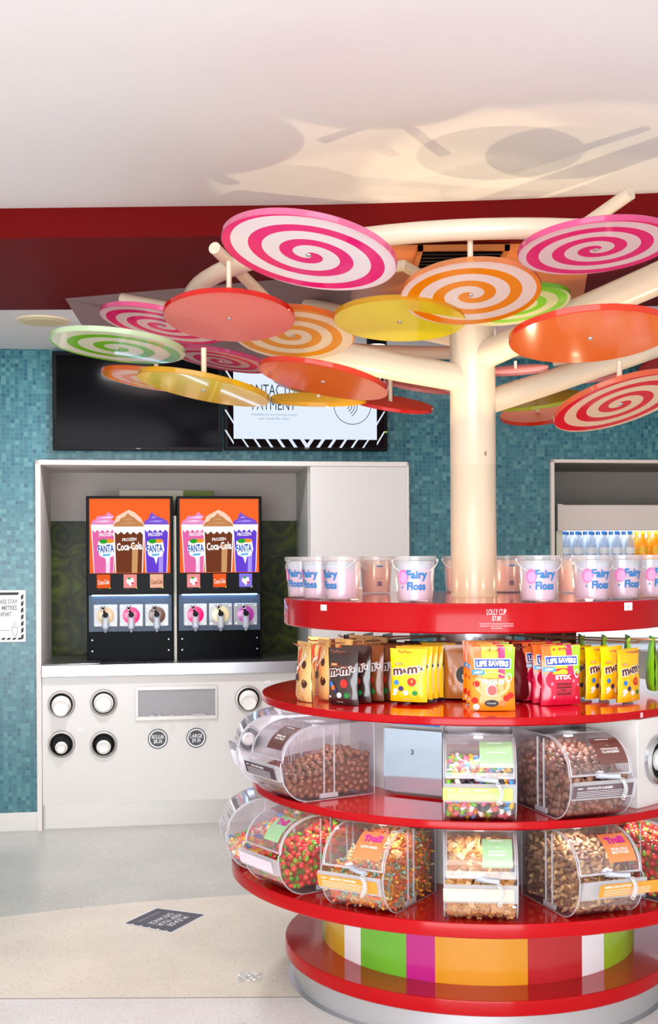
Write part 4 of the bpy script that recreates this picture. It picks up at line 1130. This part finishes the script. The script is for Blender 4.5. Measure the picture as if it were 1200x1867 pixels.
# ------------------------------------------------------------------ hanging pouches
def pouch_fn(w_, h_, T, seed, off=0.0):
    rr = random.Random(seed); ph = [rr.uniform(0, 6) for _ in range(6)]
    def f(x, z):
        s_ = max(0, min(1, z/h_)); q_ = max(-1, min(1, 2*x/w_))
        prof = 0 if s_ > .93 else min(1, (.93-s_)/.5)**.75*(1 if s_ > .08 else .72+.28*s_/.08)
        t_ = T*prof*(1-abs(q_)**2.4)**.6
        t_ += .0016*prof*math.sin(38*x/w_*.6+ph[0]+9*s_)*math.sin(11*s_+ph[1])+(.0012*math.sin(22*q_+ph[2]) if s_ > .9 else 0)
        xx = x*(1-.05*math.sin(PI*s_))
        return (xx, -t_-.0015-off, z)
    return f
def make_pouch(w_, h_, T, body, label, group, art, seed=1, name='candy_pouch'):
    r = thing(name, label, 'bag', (0, 0, 0), 0, group)
    f = pouch_fn(w_, h_, T, seed)
    mb = MB(body)
    mb.grid(lambda u, v: f((u-.5)*w_, v*h_), 14, 18)
    def bk(u, v):
        p = f((u-.5)*w_, v*h_); return (p[0], -p[1], p[2])
    mb.grid(bk, 14, 18, True)
    n = 14
    vs = []
    for i in range(n+1):
        p = f((i/n-.5)*w_, 0); vs += [p, (p[0], -p[1], 0)]
    mb.add(vs, [(2*i, 2*i+2, 2*i+3, 2*i+1) for i in range(n)])
    mb.build('pouch', r, ang=80)
    mb = MB(TXW); art(mb, lambda x, z: pouch_fn(w_, h_, T, seed, .0012)(x*w_, z*h_), lambda x, z: pouch_fn(w_, h_, T, seed, .0022)(x*w_, z*h_), lambda x, z: pouch_fn(w_, h_, T, seed, .003)(x*w_, z*h_))
    if mb.f: mb.build('artwork', r, ang=80)
    return r
BRN = P('print_brown', (88, 40, 30), .45)
def art_mm(bg):
    def art(mb, f, g, h):
        if bg == 'dark':
            mb.m(P('pouch_highlight', (120, 62, 36), .4)).patch(-.42, .42, .66, .69, f, 8, 1)
        for k_, mt, fn_, bo, ex in ((0, TXW, f, .085, .035), (1, BRN, g, .035, 0)):
            mb.m(mt)
            for ch, cx_, cz_, w2, h2 in (('m', -.27, .565, .27, .125), ('&', -.065, .585, .15, .085), ('m', .15, .60, .28, .125), ("'s", .365, .64, .13, .09)):
                mb.text(ch, cx_, cz_, w2+ex, h2+ex*.8, fn_, bold=bo, rot=.09)
        mb.m(P('tag_orange', (235, 120, 40), .4)).patch(-.36, -.14, .69, .73, f, 2, 1)
        mb.m(TXW).text('PEANUT' if bg == 'yellow' else 'DARK', -.25, .71, .17, .022, g)
        for x, z, c, k in ((-.16, .25, (60, 50, 110), 'i'), (.22, .17, (20, 140, 60), 'g'), (-.02, .17, (235, 235, 238), 'w'), (.14, .38, (215, 40, 34), 'r'), (-.3, .36, (40, 130, 220), 'b'), (-.24, .3, (240, 120, 30), 'o') if bg != 'yellow' else (-.32, .2, (240, 240, 240), 'w')):
            mb.m(P('lentil_'+k, c, .3)).disc(x, z, .075 if k != 'r' else .12, .048 if k != 'r' else .08, g, seg=16)
        mb.m(TXW).patch(-.4, -.3, .12, .15, g, 1, 1); mb.text('180g', .0, .05, .2, .02, g)
    return art
def art_ls(low, word, mottle, orange):
    def art(mb, f, g, h):
        st_ = (('ls_orange', (245, 120, 40)), ('ls_yellow', (252, 196, 30)), ('ls_magenta', (235, 30, 110)), ('ls_green', (140, 205, 40)))
        xs = (-.5, -.26, .12, .28, .5)
        for (k, c), x0, x1 in zip(st_, xs, xs[1:]): mb.m(P(k, c, .3, coat=.3)).patch(x0*.99, x1*.99, .52, .99, f, 5, 8)
        mb.m(low).disc(-.02, .42, .42, .2, g, seg=30)
        mb.m(P('tag_cyan', (20, 150, 215), .4)).patch(-.49, -.2, .565, .64, g, 4, 2)
        mb.m(TXW).text('NEW', -.34, .602, .2, .04, h, bold=.04, rot=.05)
        mb.m(TXW).patch(-.43, .41, .655, .82, g, 8, 3)
        mb.m(P('ls_blue', (30, 70, 170), .35)).patch(-.41, .39, .67, .805, lambda x, z: tuple(Vector(h(x, z))-Vector((0, -.0004, 0))), 8, 3)
        q_ = lambda x, z: tuple(Vector(h(x, z+.012*math.cos(x*5)))+Vector((0, -.0008, 0)))
        mb.m(TXW).text('LIFE SAVERS', -.01, .735, .74, .09, q_, bold=.05)
        mb.text(word, -.02, .47 if word == 'STIX' else .46, .42 if word == 'STIX' else .56, .075, h, bold=.05)
        mb.m(TXW).ringflat(.36, .52, .05, .075, seg=16, fn=h)
        if orange:
            mb.m(TXW).disc(-.04, .33, .13, .095, g, seg=20); mb.m(P('ball_rust', (205, 60, 50), .3)).disc(-.03, .325, .11, .08, h, seg=20)
            mb.m(TXK).disc(-.04, .12, .16, .055, g, seg=20); mb.m(TXW).text('Candy', -.04, .12, .2, .03, h)
            for x, z, c in ((-.4, .42, 'r'), (-.42, .16, 'r'), (.3, .2, 'r'), (.2, .12, 'o'), (.4, .24, 'r'), (-.38, .06, 'w')):
                mb.m(MATS.get('lentil_'+c) or TXW).disc(x, z, .075, .05, g, seg=14)
        else:
            mb.m(P('licorice', (120, 12, 30), .3))
            for k in range(4): mb.patch(-.18, .2, .17+k*.055, .205+k*.055, g, 4, 1)
            mb.m(P('pink_light', (255, 150, 175), .4))
            for x, z in ((-.3, .36), (-.38, .28), (.4, .33), (.33, .12), (-.25, .14), (.26, .4), (-.4, .5)): mb.disc(x, z, .03, .03, g, seg=8)
    return art
def art_malt(mb, f, g, h):
    mb.m(P('ribbon_red', (225, 60, 36), .35))
    mb.add([f(x, z) for x, z in ((-.3, .82), (-.12, .9), (.18, .5), (.1, .35), (-.1, .5))], [(0, 1, 2, 3, 4)])
    mb.m(P('print_choc', (74, 34, 24), .4))
    for x, z, s_ in ((-.3, .55, .12), (.25, .62, .1), (-.1, .4, .1), (.3, .3, .11), (-.34, .38, .09)): mb.disc(x, z, s_*1.2, s_*.7, g, seg=8)
    mb.m(TXW).text('BALLS', .05, .66, .6, .09, h, bold=.03, rot=.5)
    mb.m(P('malt_pink', (244, 200, 170), .4)).disc(.0, .17, .36, .13, f, seg=16)
def art_sour(mb, f, g, h):
    mb.m(P('sour_orange', (245, 150, 30), .35)).disc(0, .55, .4, .2, f, seg=20)
    mb.m(P('sour_purple', (90, 40, 130), .35)).disc(.05, .45, .2, .07, g, seg=16)
    mb.m(TXW).text('SOUR', 0, .62, .6, .1, g, bold=.04, rot=.1)
    mb.m(TXW).patch(-.42, -.2, .12, .34, g, 2, 2)
    mb.m(TXK)
    for k in range(6): mb.patch(-.4+k*.032, -.385+k*.032, .14, .32, h, 1, 1)
YEL = P('pouch_yellow', (252, 200, 8), .3, coat=.25); DBR = P('pouch_dark_brown', (48, 26, 24), .22, coat=.6)
MBR = P('pouch_brown', (108, 56, 26), .3, coat=.4); ORG = P('pouch_orange', (248, 150, 22), .28, coat=.4)
CRM = P('pouch_crimson', (205, 16, 62), .22, coat=.5); GLD = P('pouch_gold', (224, 178, 110), .3, coat=.4); GRN = P('pouch_lime', (136, 196, 30), .3, coat=.3)
MAR = P('pouch_maroon', (96, 14, 22), .25, coat=.4); CAR = P('pouch_caramel', (170, 104, 26), .3, coat=.4)
ORD = ('front', 'second', 'third', 'fourth', 'fifth', 'sixth', 'seventh', 'eighth')
used_hooks = []
def row(a, rf, w_, h_, T, kinds, sp, what, group, z0=.006, turn=0, lean=.0, hook=True, jit=.0):
    """pouches one behind the other on a hook; kinds: list of prototypes"""
    a = rad(a); rr = random.Random(int(a*1000)+5)
    for i, (proto, ks) in enumerate(kinds):
        r = rf-i*sp; p = pol(r, a+rr.uniform(-.01, .01), Z2+z0+(rr.uniform(0, .006) if i else 0)); rz = a+turn+rr.uniform(-jit, jit)
        lb = '%s pouch of the row %s' % (ORD[i], what)
        if proto.get('placed') is None:
            proto['placed'] = 1; proto.location = p; proto.rotation_euler = (lean, 0, rz); proto['label'] = lb; proto['group'] = group; o = proto
        else:
            o = dup(proto, p, rz, lb, ks); o.rotation_euler = (lean, 0, rz); o['group'] = group
        if 'placed' in o and o is not proto: del o['placed']
    if hook:
        zt = h_+z0+Z2-.012
        mb = MB(P('copper_rod', (196, 140, 112), .3, metal=.8))
        for dx in (-.012, .012):
            q1 = pol(.15, a, zt+.01); q2 = pol(rf+.03, a, zt); n_ = Vector((math.cos(a), math.sin(a), 0))*dx
            mb.tube([q1-C0+n_, q2-C0+n_, q2-C0+n_+Vector((math.sin(a), -math.cos(a), 0))*.012+Vector((0, 0, .008))], .0022, 6)
        mb.build('hanging_hook', st)
def pk(*args, **k):
    r = make_pouch(*args, **k); return (r, [(c, []) for c in kids(r)])
y1 = pk(.134, .178, .017, YEL, '', '', art_mm('yellow'), seed=3)
dk = pk(.125, .19, .02, DBR, '', '', art_mm('dark'), seed=8)
mk = pk(.125, .19, .02, MBR, '', '', art_mm('milk'), seed=6)
lt = pk(.145, .205, .022, ORG, '', '', art_ls(ORG, 'TINGLES', None, True), seed=4)
lx = pk(.15, .20, .022, CRM, '', '', art_ls(CRM, 'STIX', None, False), seed=9)
ml = pk(.115, .205, .022, GLD, '', '', art_malt, seed=5)
sr = pk(.12, .19, .018, GRN, '', '', art_sour, seed=2)
mr_ = pk(.125, .19, .016, MAR, '', '', lambda *k: None, seed=12)
cr_ = pk(.12, .185, .014, CAR, '', '', lambda mb, f, g, h: mb.m(TXK).disc(.1, .45, .22, .16, g, seg=16), seed=13)
row(-31, .54, .134, .178, .017, [y1]*6, .045, 'of yellow pouches left of the trunk', 'yellow pouches left of the trunk', .012, turn=.10)
row(-48, .67, .125, .19, .02, [dk, dk, mk, mk, mk, dk, dk], .062, 'of brown pouches beside the gold ones', 'brown pouches on the hook', .002, turn=.22)
row(-61, .715, .115, .205, .022, [ml]*5, .075, 'of gold pouches nearest the left rim', 'gold pouches at the left rim', .002, turn=-.1, jit=.2)
row(-76, .60, .115, .205, .022, [ml, mk, ml, dk], .08, 'of gold and brown pouches at the far left back', 'pouches at the far left back', .004, turn=.5, jit=.2)
row(-1.3, .63, .145, .205, .022, [lt]*4, .085, 'of orange ring candy pouches in the middle', 'orange ring candy pouches', .002, turn=-.03)
row(14, .42, .125, .19, .016, [mr_]*2, .07, 'of plain maroon pouches deep in the middle', 'maroon pouches', .01, turn=.0)
row(25.5, .545, .15, .20, .022, [lx]*5, .06, 'of crimson candy pouches right of the middle', 'crimson candy pouches', .002, turn=-.12)
row(45, .655, .134, .178, .017, [y1]*6, .062, 'of yellow pouches on the right', 'yellow pouches on the right', .008, turn=-.02)
row(70, .65, .12, .19, .018, [sr]*4, .085, 'of lime green pouches at the right edge', 'lime pouches at the right edge', .02, turn=.25)
row(56, .60, .12, .19, .018, [sr]*3, .085, 'of lime green pouches behind the yellow ones', 'lime pouches behind the yellow ones', .02, turn=.25)
row(-14, .36, .12, .185, .014, [cr_]*2, .06, 'of caramel coloured pouches beside the core', 'caramel pouches by the core', .008, turn=.1, hook=False)
row(120, .45, .125, .19, .02, [mk]*3, .08, 'of brown pouches on the far right side', 'far brown pouches', .01)
row(-110, .5, .125, .19, .02, [dk]*3, .08, 'of dark pouches on the far left side', 'far dark pouches', .01)
for o in list(bpy.data.objects):
    if 'placed' in o: del o['placed']

# ------------------------------------------------------------------ cotton candy tubs
def floss_mat(key, top, bottom):
    m, nt, out = new_mat(key)
    b = N(nt, 'ShaderNodeBsdfPrincipled', i_Roughness=.9)
    tc = nt.nodes.new('ShaderNodeTexCoord'); sp = nt.nodes.new('ShaderNodeSeparateXYZ'); nt.links.new(tc.outputs['Object'], sp.inputs[0])
    no = N(nt, 'ShaderNodeTexNoise', i_Scale=28, i_Detail=3); nt.links.new(tc.outputs['Object'], no.inputs['Vector'])
    h = math_n(nt, 'ADD', math_n(nt, 'MULTIPLY', sp.outputs[2], 7.0), math_n(nt, 'MULTIPLY', no.outputs[0], .35))
    nt.links.new(ramp(nt, h, [(.0, bottom), (.82, bottom), (.98, top), (1, top)]), b.inputs['Base Color'])
    nt.links.new(b.outputs[0], out.inputs[0]); return m
FL = floss_mat('cotton_candy', (196, 222, 240), (250, 196, 226))
FO = floss_mat('cotton_candy_warm_lit', (238, 214, 206), (250, 170, 150))  # same floss with the uplights' warm light put into its colour
def make_tub(label, fl, front):
    r = thing('cotton_candy_tub', label, 'tub', (0, 0, 0), 0, 'tubs on the top shelf')
    rb, rt, h_ = .058, .069, .150
    mb = MB(TUB); mb.lathe([(0, 0), (rb-.003, 0), (rb, .003), (rt-.002, h_-.016), (rt-.0045, h_-.016), (rb-.003, .005), (0, .004)], 40); mb.build('bucket', r)
    mb = MB(TUB); mb.lathe([(0, h_-.004), (rt-.004, h_-.004), (rt, h_), (rt+.003, h_), (rt+.003, h_-.014), (rt, h_-.016)], 40); mb.build('lid', r)
    mb = MB(fl); mb.lathe([(0, .006), (rb-.006, .006), (rb-.004, .02), (rt-.008, h_-.028), (rt-.02, h_-.018), (0, h_-.016)], 32); mb.build('cotton_candy', r)
    mb = MB(clear('handle_plastic', (245, 240, 242), .6))
    mb.tube([((rt+.006)*math.cos(PI*i/20), -(rt+.006)*math.sin(PI*i/20)*.72, h_-.014-.045*math.sin(PI*i/20)) for i in range(21)], .0022, 6)
    for s_ in (-1, 1): mb.ball((s_*(rt+.005), 0, h_-.014), .005, 8, 6)
    mb.build('handle', r)
    rf = lambda z: rb+(rt-rb)*z/h_+.001
    if front:
        fn = lambda a0: (lambda x, z: (rf(z)*math.sin(a0+x/rf(z)), -rf(z)*math.cos(a0+x/rf(z)), z))
        f = fn(.05); mb = MB(P('floss_pink', (240, 120, 185), .5))
        mb.disc(-.044, .082, .019, .024, f, seg=14); mb.m(P('floss_pink2', (246, 160, 205), .5)).disc(-.042, .08, .014, .018, lambda x, z: tuple(Vector(f(x, z))*1.0+Vector((0, -.0006, 0))), seg=14)
        mb.m(TXB).text('Fairy', .006, .086, .072, .036, f, bold=.035).text('Floss', .004, .052, .064, .027, f, bold=.035)
        mb.disc(-.046, .048, .003, .004, f, seg=6)
        mb.build('lettering', r, smooth=False)
    else:
        f = lambda x, z: (rf(z)*math.sin(x/rf(z)+.1), -rf(z)*math.cos(x/rf(z)+.1), z)
        mb = MB(P('barcode_grey', (90, 80, 130), .5))
        for k in range(9): mb.patch(-.010+k*.0022, -.010+k*.0022+(.0014 if k % 3 else .0008), .030, .050, f, 1, 1)
        mb.m(TXB).patch(-.013, .013, .108, .113, f, 2, 1)
        mb.m(CHAR).text('COTTON CANDY', 0, .062, .03, .003, f); mb.build('back_print', r, smooth=False)
    return r
ta = make_tub('', FL, True); tb = make_tub('', FO, False)
ka, kb = [(c, []) for c in kids(ta)], [(c, []) for c in kids(tb)]
usedt = set()
for proto, ks, r, a, turn, lb in (
    (ta, ka, .64, -86, -.65, 'pink and blue cotton candy tub furthest left on the red band'),
    (ta, ka, .61, -71, -.80, 'pink cotton candy tub second from the left, partly hidden'),
    (ta, ka, .60, -56, -.95, 'pink cotton candy tub third from the left with its handle down'),
    (ta, ka, .60, -25.5, -.10, 'pink cotton candy tub standing alone left of the trunk'),
    (ta, ka, .60, 14, .06, 'pink cotton candy tub just right of the trunk'),
    (ta, ka, .60, 34, .22, 'pink cotton candy tub with handle, second one right of the trunk'),
    (ta, ka, .60, 51, .32, 'pink cotton candy tub third from the trunk on the right'),
    (ta, ka, .64, 69, .5, 'pink cotton candy tub cut off by the right edge of the picture'),
    (tb, kb, .52, -137, PI+.3, 'peach lit cotton candy tub at the back, left one with barcode'),
    (tb, kb, .55, -118, PI+.2, 'peach lit cotton candy tub at the back between two front tubs'),
    (tb, kb, .50, 180, PI, 'peach lit cotton candy tub at the back left of the trunk'),
    (tb, kb, .48, 157, PI+.2, 'peach lit cotton candy tub at the back right of the trunk'),
    (tb, kb, .56, 128, PI, 'peach lit cotton candy tub far back behind the right tubs')):
    p = pol(r, rad(a), Z1+.001); rz = turn
    if proto is tb: rz = rad(a)*0+.1
    if proto.name not in usedt: usedt.add(proto.name); proto.location = p; proto.rotation_euler = (0, 0, rz); proto['label'] = lb
    else: dup(proto, p, rz, lb, ks)
# ================================================================== CANDY TREE
tr = thing('candy_tree', 'cream tubular candy tree with tilted acrylic lollipop discs above the display', 'sculpture', (C0.x, C0.y, Z1))
O = Vector((C0.x, C0.y, Z1))
RT = .0855
mb = MB(PIPE); mb.lathe([(RT+.004, 0), (RT+.004, .004), (RT, .006), (RT, .4875), (RT-.001, .489), (RT-.001, .490), (RT, .4915), (RT, 1.06), (RT*.6, 1.09), (0, 1.09)], 64)
mb.m(P('pipe_mark', (150, 120, 100), .5)).add([(RT*math.sin(.45+dx)+0, -RT*math.cos(.45+dx)-.0006, .522+dz) for dx, dz in ((-.05, 0), (.05, 0), (.05, .012), (0, .018), (-.05, .012))], [(0, 1, 2, 3, 4)])
mb.build('trunk', tr)
# ring of bent pipe
mb = MB(PIPE); zr, Rr = 2.497, 1.05
mb.tube([(Rr*math.sin(2*PI*i/72), -Rr*math.cos(2*PI*i/72), zr-Z1) for i in range(72)], .031, 16, closed=True); mb.build('ring_pipe', tr)
def br(pts, r, label=None, name='branch'):
    mb = MB(PIPE); P_ = [Vector(p)-O for p in pts]
    mb.tube(P_, r, 20); return mb.build(name, tr, label=label)
br([at(868, 655, 4.5), at(1010, 590, 4.2), at(1190, 512, 3.85), at(1330, 450, 3.6)], .052, 'thick branch rising to the upper right')
br([at(868, 740, 4.5), at(1000, 698, 4.65), at(1200, 630, 4.85), at(1330, 586, 5.0)], .047, 'branch rising to the right behind the red swirl disc')
br([at(864, 694, 4.5), at(740, 672, 4.42), at(640, 652, 4.35), at(560, 632, 4.3)], .052, 'thick branch rising to the left')
br([at(864, 560, 4.5), at(864, 500, 4.9), at(900, 470, 5.4)], .05, 'branch rising at the back')
br([at(864, 620, 4.5), at(760, 600, 4.9), at(560, 560, 5.3)], .04, 'branch towards the back left')
br([at(391, 452, 3.75), at(440, 500, 3.95), at(500, 560, 4.1), at(560, 625, 4.2)], .0195, 'thin capped pipe end at the left', 'side_pipe')
br([at(1150, 352, 3.75), at(1060, 415, 3.9), at(960, 470, 4.1)], .0215, 'thin pipe end poking up at the right', 'side_pipe')
br([at(225, 545, 5.0), at(330, 565, 4.8), at(440, 590, 4.6)], .026, 'short pipe end at the far left', 'side_pipe')
br([at(640, 500, 3.9), at(735, 484, 3.75), at(800, 520, 4.0)], .018, 'thin pipe between two swirl discs', 'side_pipe')
br([at(1010, 662, 5.2), at(1100, 645, 5.1), at(1230, 620, 5.0)], .016, 'thin pipe at the right', 'side_pipe')

PWH, ORW, LMW = (250, 242, 244), (252, 246, 230), (250, 246, 230)
DM = {
 'pink': disc_mat('swirl_magenta', PWH, (244, 6, 126), 2.55, 1, .44),
 'pink2': disc_mat('swirl_magenta_reverse', (246, 226, 230), (244, 8, 128), 3.0, -1, .48, .3),
 'orange': disc_mat('swirl_orange', (250, 236, 232), (252, 150, 10), 2.7, -1, .46, .5),
 'orange2': disc_mat('swirl_amber', (250, 236, 206), (244, 164, 28), 3.0, 1, .48, .1),
 'lime': disc_mat('swirl_lime', (246, 236, 214), (150, 224, 20), 3.0, -1, .46),
 'green': disc_mat('swirl_green', (226, 232, 206), (118, 196, 36), 2.6, 1, .42),
 'redsw': disc_mat('swirl_red', (250, 226, 196), (236, 40, 62), 3.0, 1, .46),
 'coral': disc_mat('disc_coral', (255, 132, 122), glowmix=.45),
 'yellow': disc_mat('disc_yellow', (255, 242, 0), glowmix=.45),
 'orangep': disc_mat('disc_orange', (255, 132, 56), glowmix=.45),
 'redp': disc_mat('disc_red', (232, 46, 30), glowmix=.45),
 'limep': disc_mat('disc_lime', (206, 214, 60), glowmix=.45),
 'rose': disc_mat('disc_rose', (240, 130, 130), glowmix=.45),
}
MT = {k: disc_mat('matt_'+k, c, glowmix=.3, rough=.55, coat=0) for k, c in (('yellow', (250, 214, 90)), ('redp', (214, 90, 70)), ('rose', (240, 150, 140)), ('limep', (206, 196, 70)), ('orangep', (226, 120, 60)))}
def rimm(k, c): return clear('rim_'+k, c, .45, milkcol=c, gloss=.06)
RIM = {'pink': rimm('pink', (240, 120, 165)), 'pink2': rimm('pink2', (235, 90, 150)), 'orange': rimm('or', (240, 150, 90)), 'orange2': rimm('or2', (235, 110, 30)),
       'lime': rimm('lime', (130, 190, 40)), 'green': rimm('green', (215, 238, 195)), 'redsw': rimm('redsw', (240, 110, 70)), 'coral': rimm('coral', (238, 34, 22)),
       'yellow': rimm('yellow', (226, 170, 10)), 'orangep': rimm('orangep', (236, 60, 24)), 'redp': rimm('redp', (220, 30, 20)), 'limep': rimm('limep', (200, 214, 30)), 'rose': rimm('rose', (245, 160, 150))}
CAP = {k: clear('cap_'+k, tuple(int(255-(255-c_)*.25) for c_ in (255, 235, 225)), .06) for k in DM}
def lolly(cx, cy, a, b, phi, kind, label, dia=.41, under=True, rod=.04, thick=.017):
    """tilted disc: its size and tilt are read from the outline seen in the photo"""
    Y = dia*FOC/(2*a); c = at(cx, cy, Y)
    v = (c-Vector((0, 0, EYE))).normalized()
    u = Vector((1, 0, 0)); u = (u-v*u.dot(v)).normalized(); w_ = u.cross(v).normalized()
    if w_.z < 0: w_ = -w_
    phi = rad(phi)
    m_ = u*math.cos(phi)+w_*math.sin(phi); p_ = -u*math.sin(phi)+w_*math.cos(phi)
    s_ = min(1, b/a); cth = math.sqrt(1-s_*s_)
    nrm = (-v*s_-p_*cth) if under else (-v*s_+p_*cth)      # the face turned to the room
    z = nrm if not under else nrm
    zax = -nrm if under else nrm                             # local +z points up
    xax = m_; yax = zax.cross(xax).normalized(); xax = yax.cross(zax).normalized()
    M_ = Matrix((xax, yax, zax)).transposed()
    R_ = dia/2
    mb = MB(DM[kind]); mb.lathe([(0, -thick/2), (R_-.002, -thick/2)], 72)
    mb.m(RIM[kind]).lathe([(R_-.002, -thick/2), (R_, -thick/2+.002), (R_, thick/2-.002), (R_-.002, thick/2)], 72)
    mb.m(CAP[kind] if under else MT[kind]).lathe([(R_-.002, thick/2), (0, thick/2)], 72)
    o = mb.build('lollipop_disc', tr, label=label, loc=c-O, rot=M_.to_euler())
    up = M_.inverted() @ Vector((0, 0, 1))
    mb = MB(PIPE); mb.cyl(up*.006, up*rod, .0085, seg=12); mb.build('rod', o)
    mb = MB(STEEL); mb.lathe([(0, -thick/2-.003), (.006, -thick/2-.003), (.008, -thick/2)], 14); mb.build('screw', o)
    return o
lolly(564, 459, 162, 62, -11, 'pink', 'large pink and white swirl disc, topmost on the left', .45, rod=.06)
lolly(418, 576, 119.5, 44, -3, 'coral', 'plain coral red disc in front on the left', rod=.17)
lolly(729, 582, 121, 37.5, -1, 'yellow', 'plain yellow disc left of the trunk')
lolly(858, 533, 128, 56, 4, 'orange', 'orange and white swirl disc in front of the trunk top', rod=.15)
lolly(942, 556, 98, 31, 10, 'lime', 'lime and cream swirl disc behind the orange swirl', .36)
lolly(1086, 449, 141, 45, 7, 'pink2', 'pink and white swirl disc at the upper right', rod=.07)
lolly(1076, 611, 147, 46, 5, 'orangep', 'plain orange disc right of the trunk')
lolly(1130, 732, 124, 38, 18, 'redsw', 'red and cream swirl disc, lowest on the right', rod=.12)
lolly(535, 607, 113, 46, -4, 'orange2', 'amber and cream swirl disc behind the coral disc', rod=.04)
lolly(296, 590, 114, 26, -12, 'pink2', 'pink and white swirl disc behind the coral disc at the left')
lolly(215, 630, 123, 26, -7.5, 'green', 'green and clear swirl disc, furthest left', rod=.03)
lolly(285, 692, 100, 16, -9, 'orange2', 'orange and white swirl disc under the green one', rod=.12)
lolly(372, 706, 122, 21, -12, 'yellow', 'plain yellow disc, lowest on the left', rod=.12)
lolly(404, 655, 92, 16, -11, 'pink2', 'dark pink swirl disc before the blank television')
lolly(590, 691, 121, 26, -12, 'orangep', 'plain orange disc before the lit television')
lolly(562, 704, 66, 13, -14, 'orange2', 'amber disc partly seen below the orange disc', .3)
lolly(581, 728, 88, 9, -1, 'yellow', 'small yellow disc seen nearly edge on', .36, under=False, rod=.07)
lolly(712, 735, 79, 11, -9, 'redp', 'flat red disc left of the trunk', .36, under=False, rod=.1)
lolly(765, 703, 66, 8, -9, 'rose', 'thin rose disc under the left branch', .36, under=False, rod=.06)
lolly(976, 730, 84, 13, 7, 'limep', 'plain lime disc right of the trunk', under=False, rod=.08)
lolly(980, 755, 68, 17, 5, 'orangep', 'small orange disc below the lime disc', .36, under=False, rod=.1)
lolly(1060, 687, 72, 9, 5, 'rose', 'thin rose disc behind the right branch', .36, under=False, rod=.06)
lolly(1225, 668, 63, 22, 14, 'redp', 'plain red disc at the right edge', rod=.05)
lolly(940, 675, 60, 7, 4, 'rose', 'pale rose disc close behind the trunk', .36, under=False, rod=.05)
# uplights on top of the display, hidden among the tubs
for i, (r, a) in enumerate(((.36, -36), (.36, 36), (.45, -95), (.5, 110), (.33, 180))):
    p = pol(r, rad(a), Z1+.001)
    t = thing('uplight', ('small white uplight on the red band before the trunk, left', 'small white uplight on the red band before the trunk, right', 'small white uplight left of the trunk base', 'small white uplight right of the trunk base', 'small white uplight behind the trunk base')[i], 'light', p, 0, 'uplights around the trunk')
    mb = MB(WLAM); mb.lathe([(0, 0), (.028, 0), (.03, .03), (.026, .032), (.022, .024), (0, .024)], 24); mb.build('lamp_housing', t)
    mb = MB(glow('uplight_glow', (255, 236, 200), 8)); mb.lathe([(0, .026), (.021, .026)], 20); mb.build('lens', t)
    front = i < 2
    light('uplight_beam', 'SPOT', p+Vector((0, 0, .04)), 15 if front else 9, (1, .76, .44), .006, spot=.95, blend=.2, aim=pol(.42 if front else .3, rad(a), 2.8))
    light('uplight_spill', 'POINT', p+Vector((0, 0, .045)), .6 if front else .6, (1, .76, .48), .015)
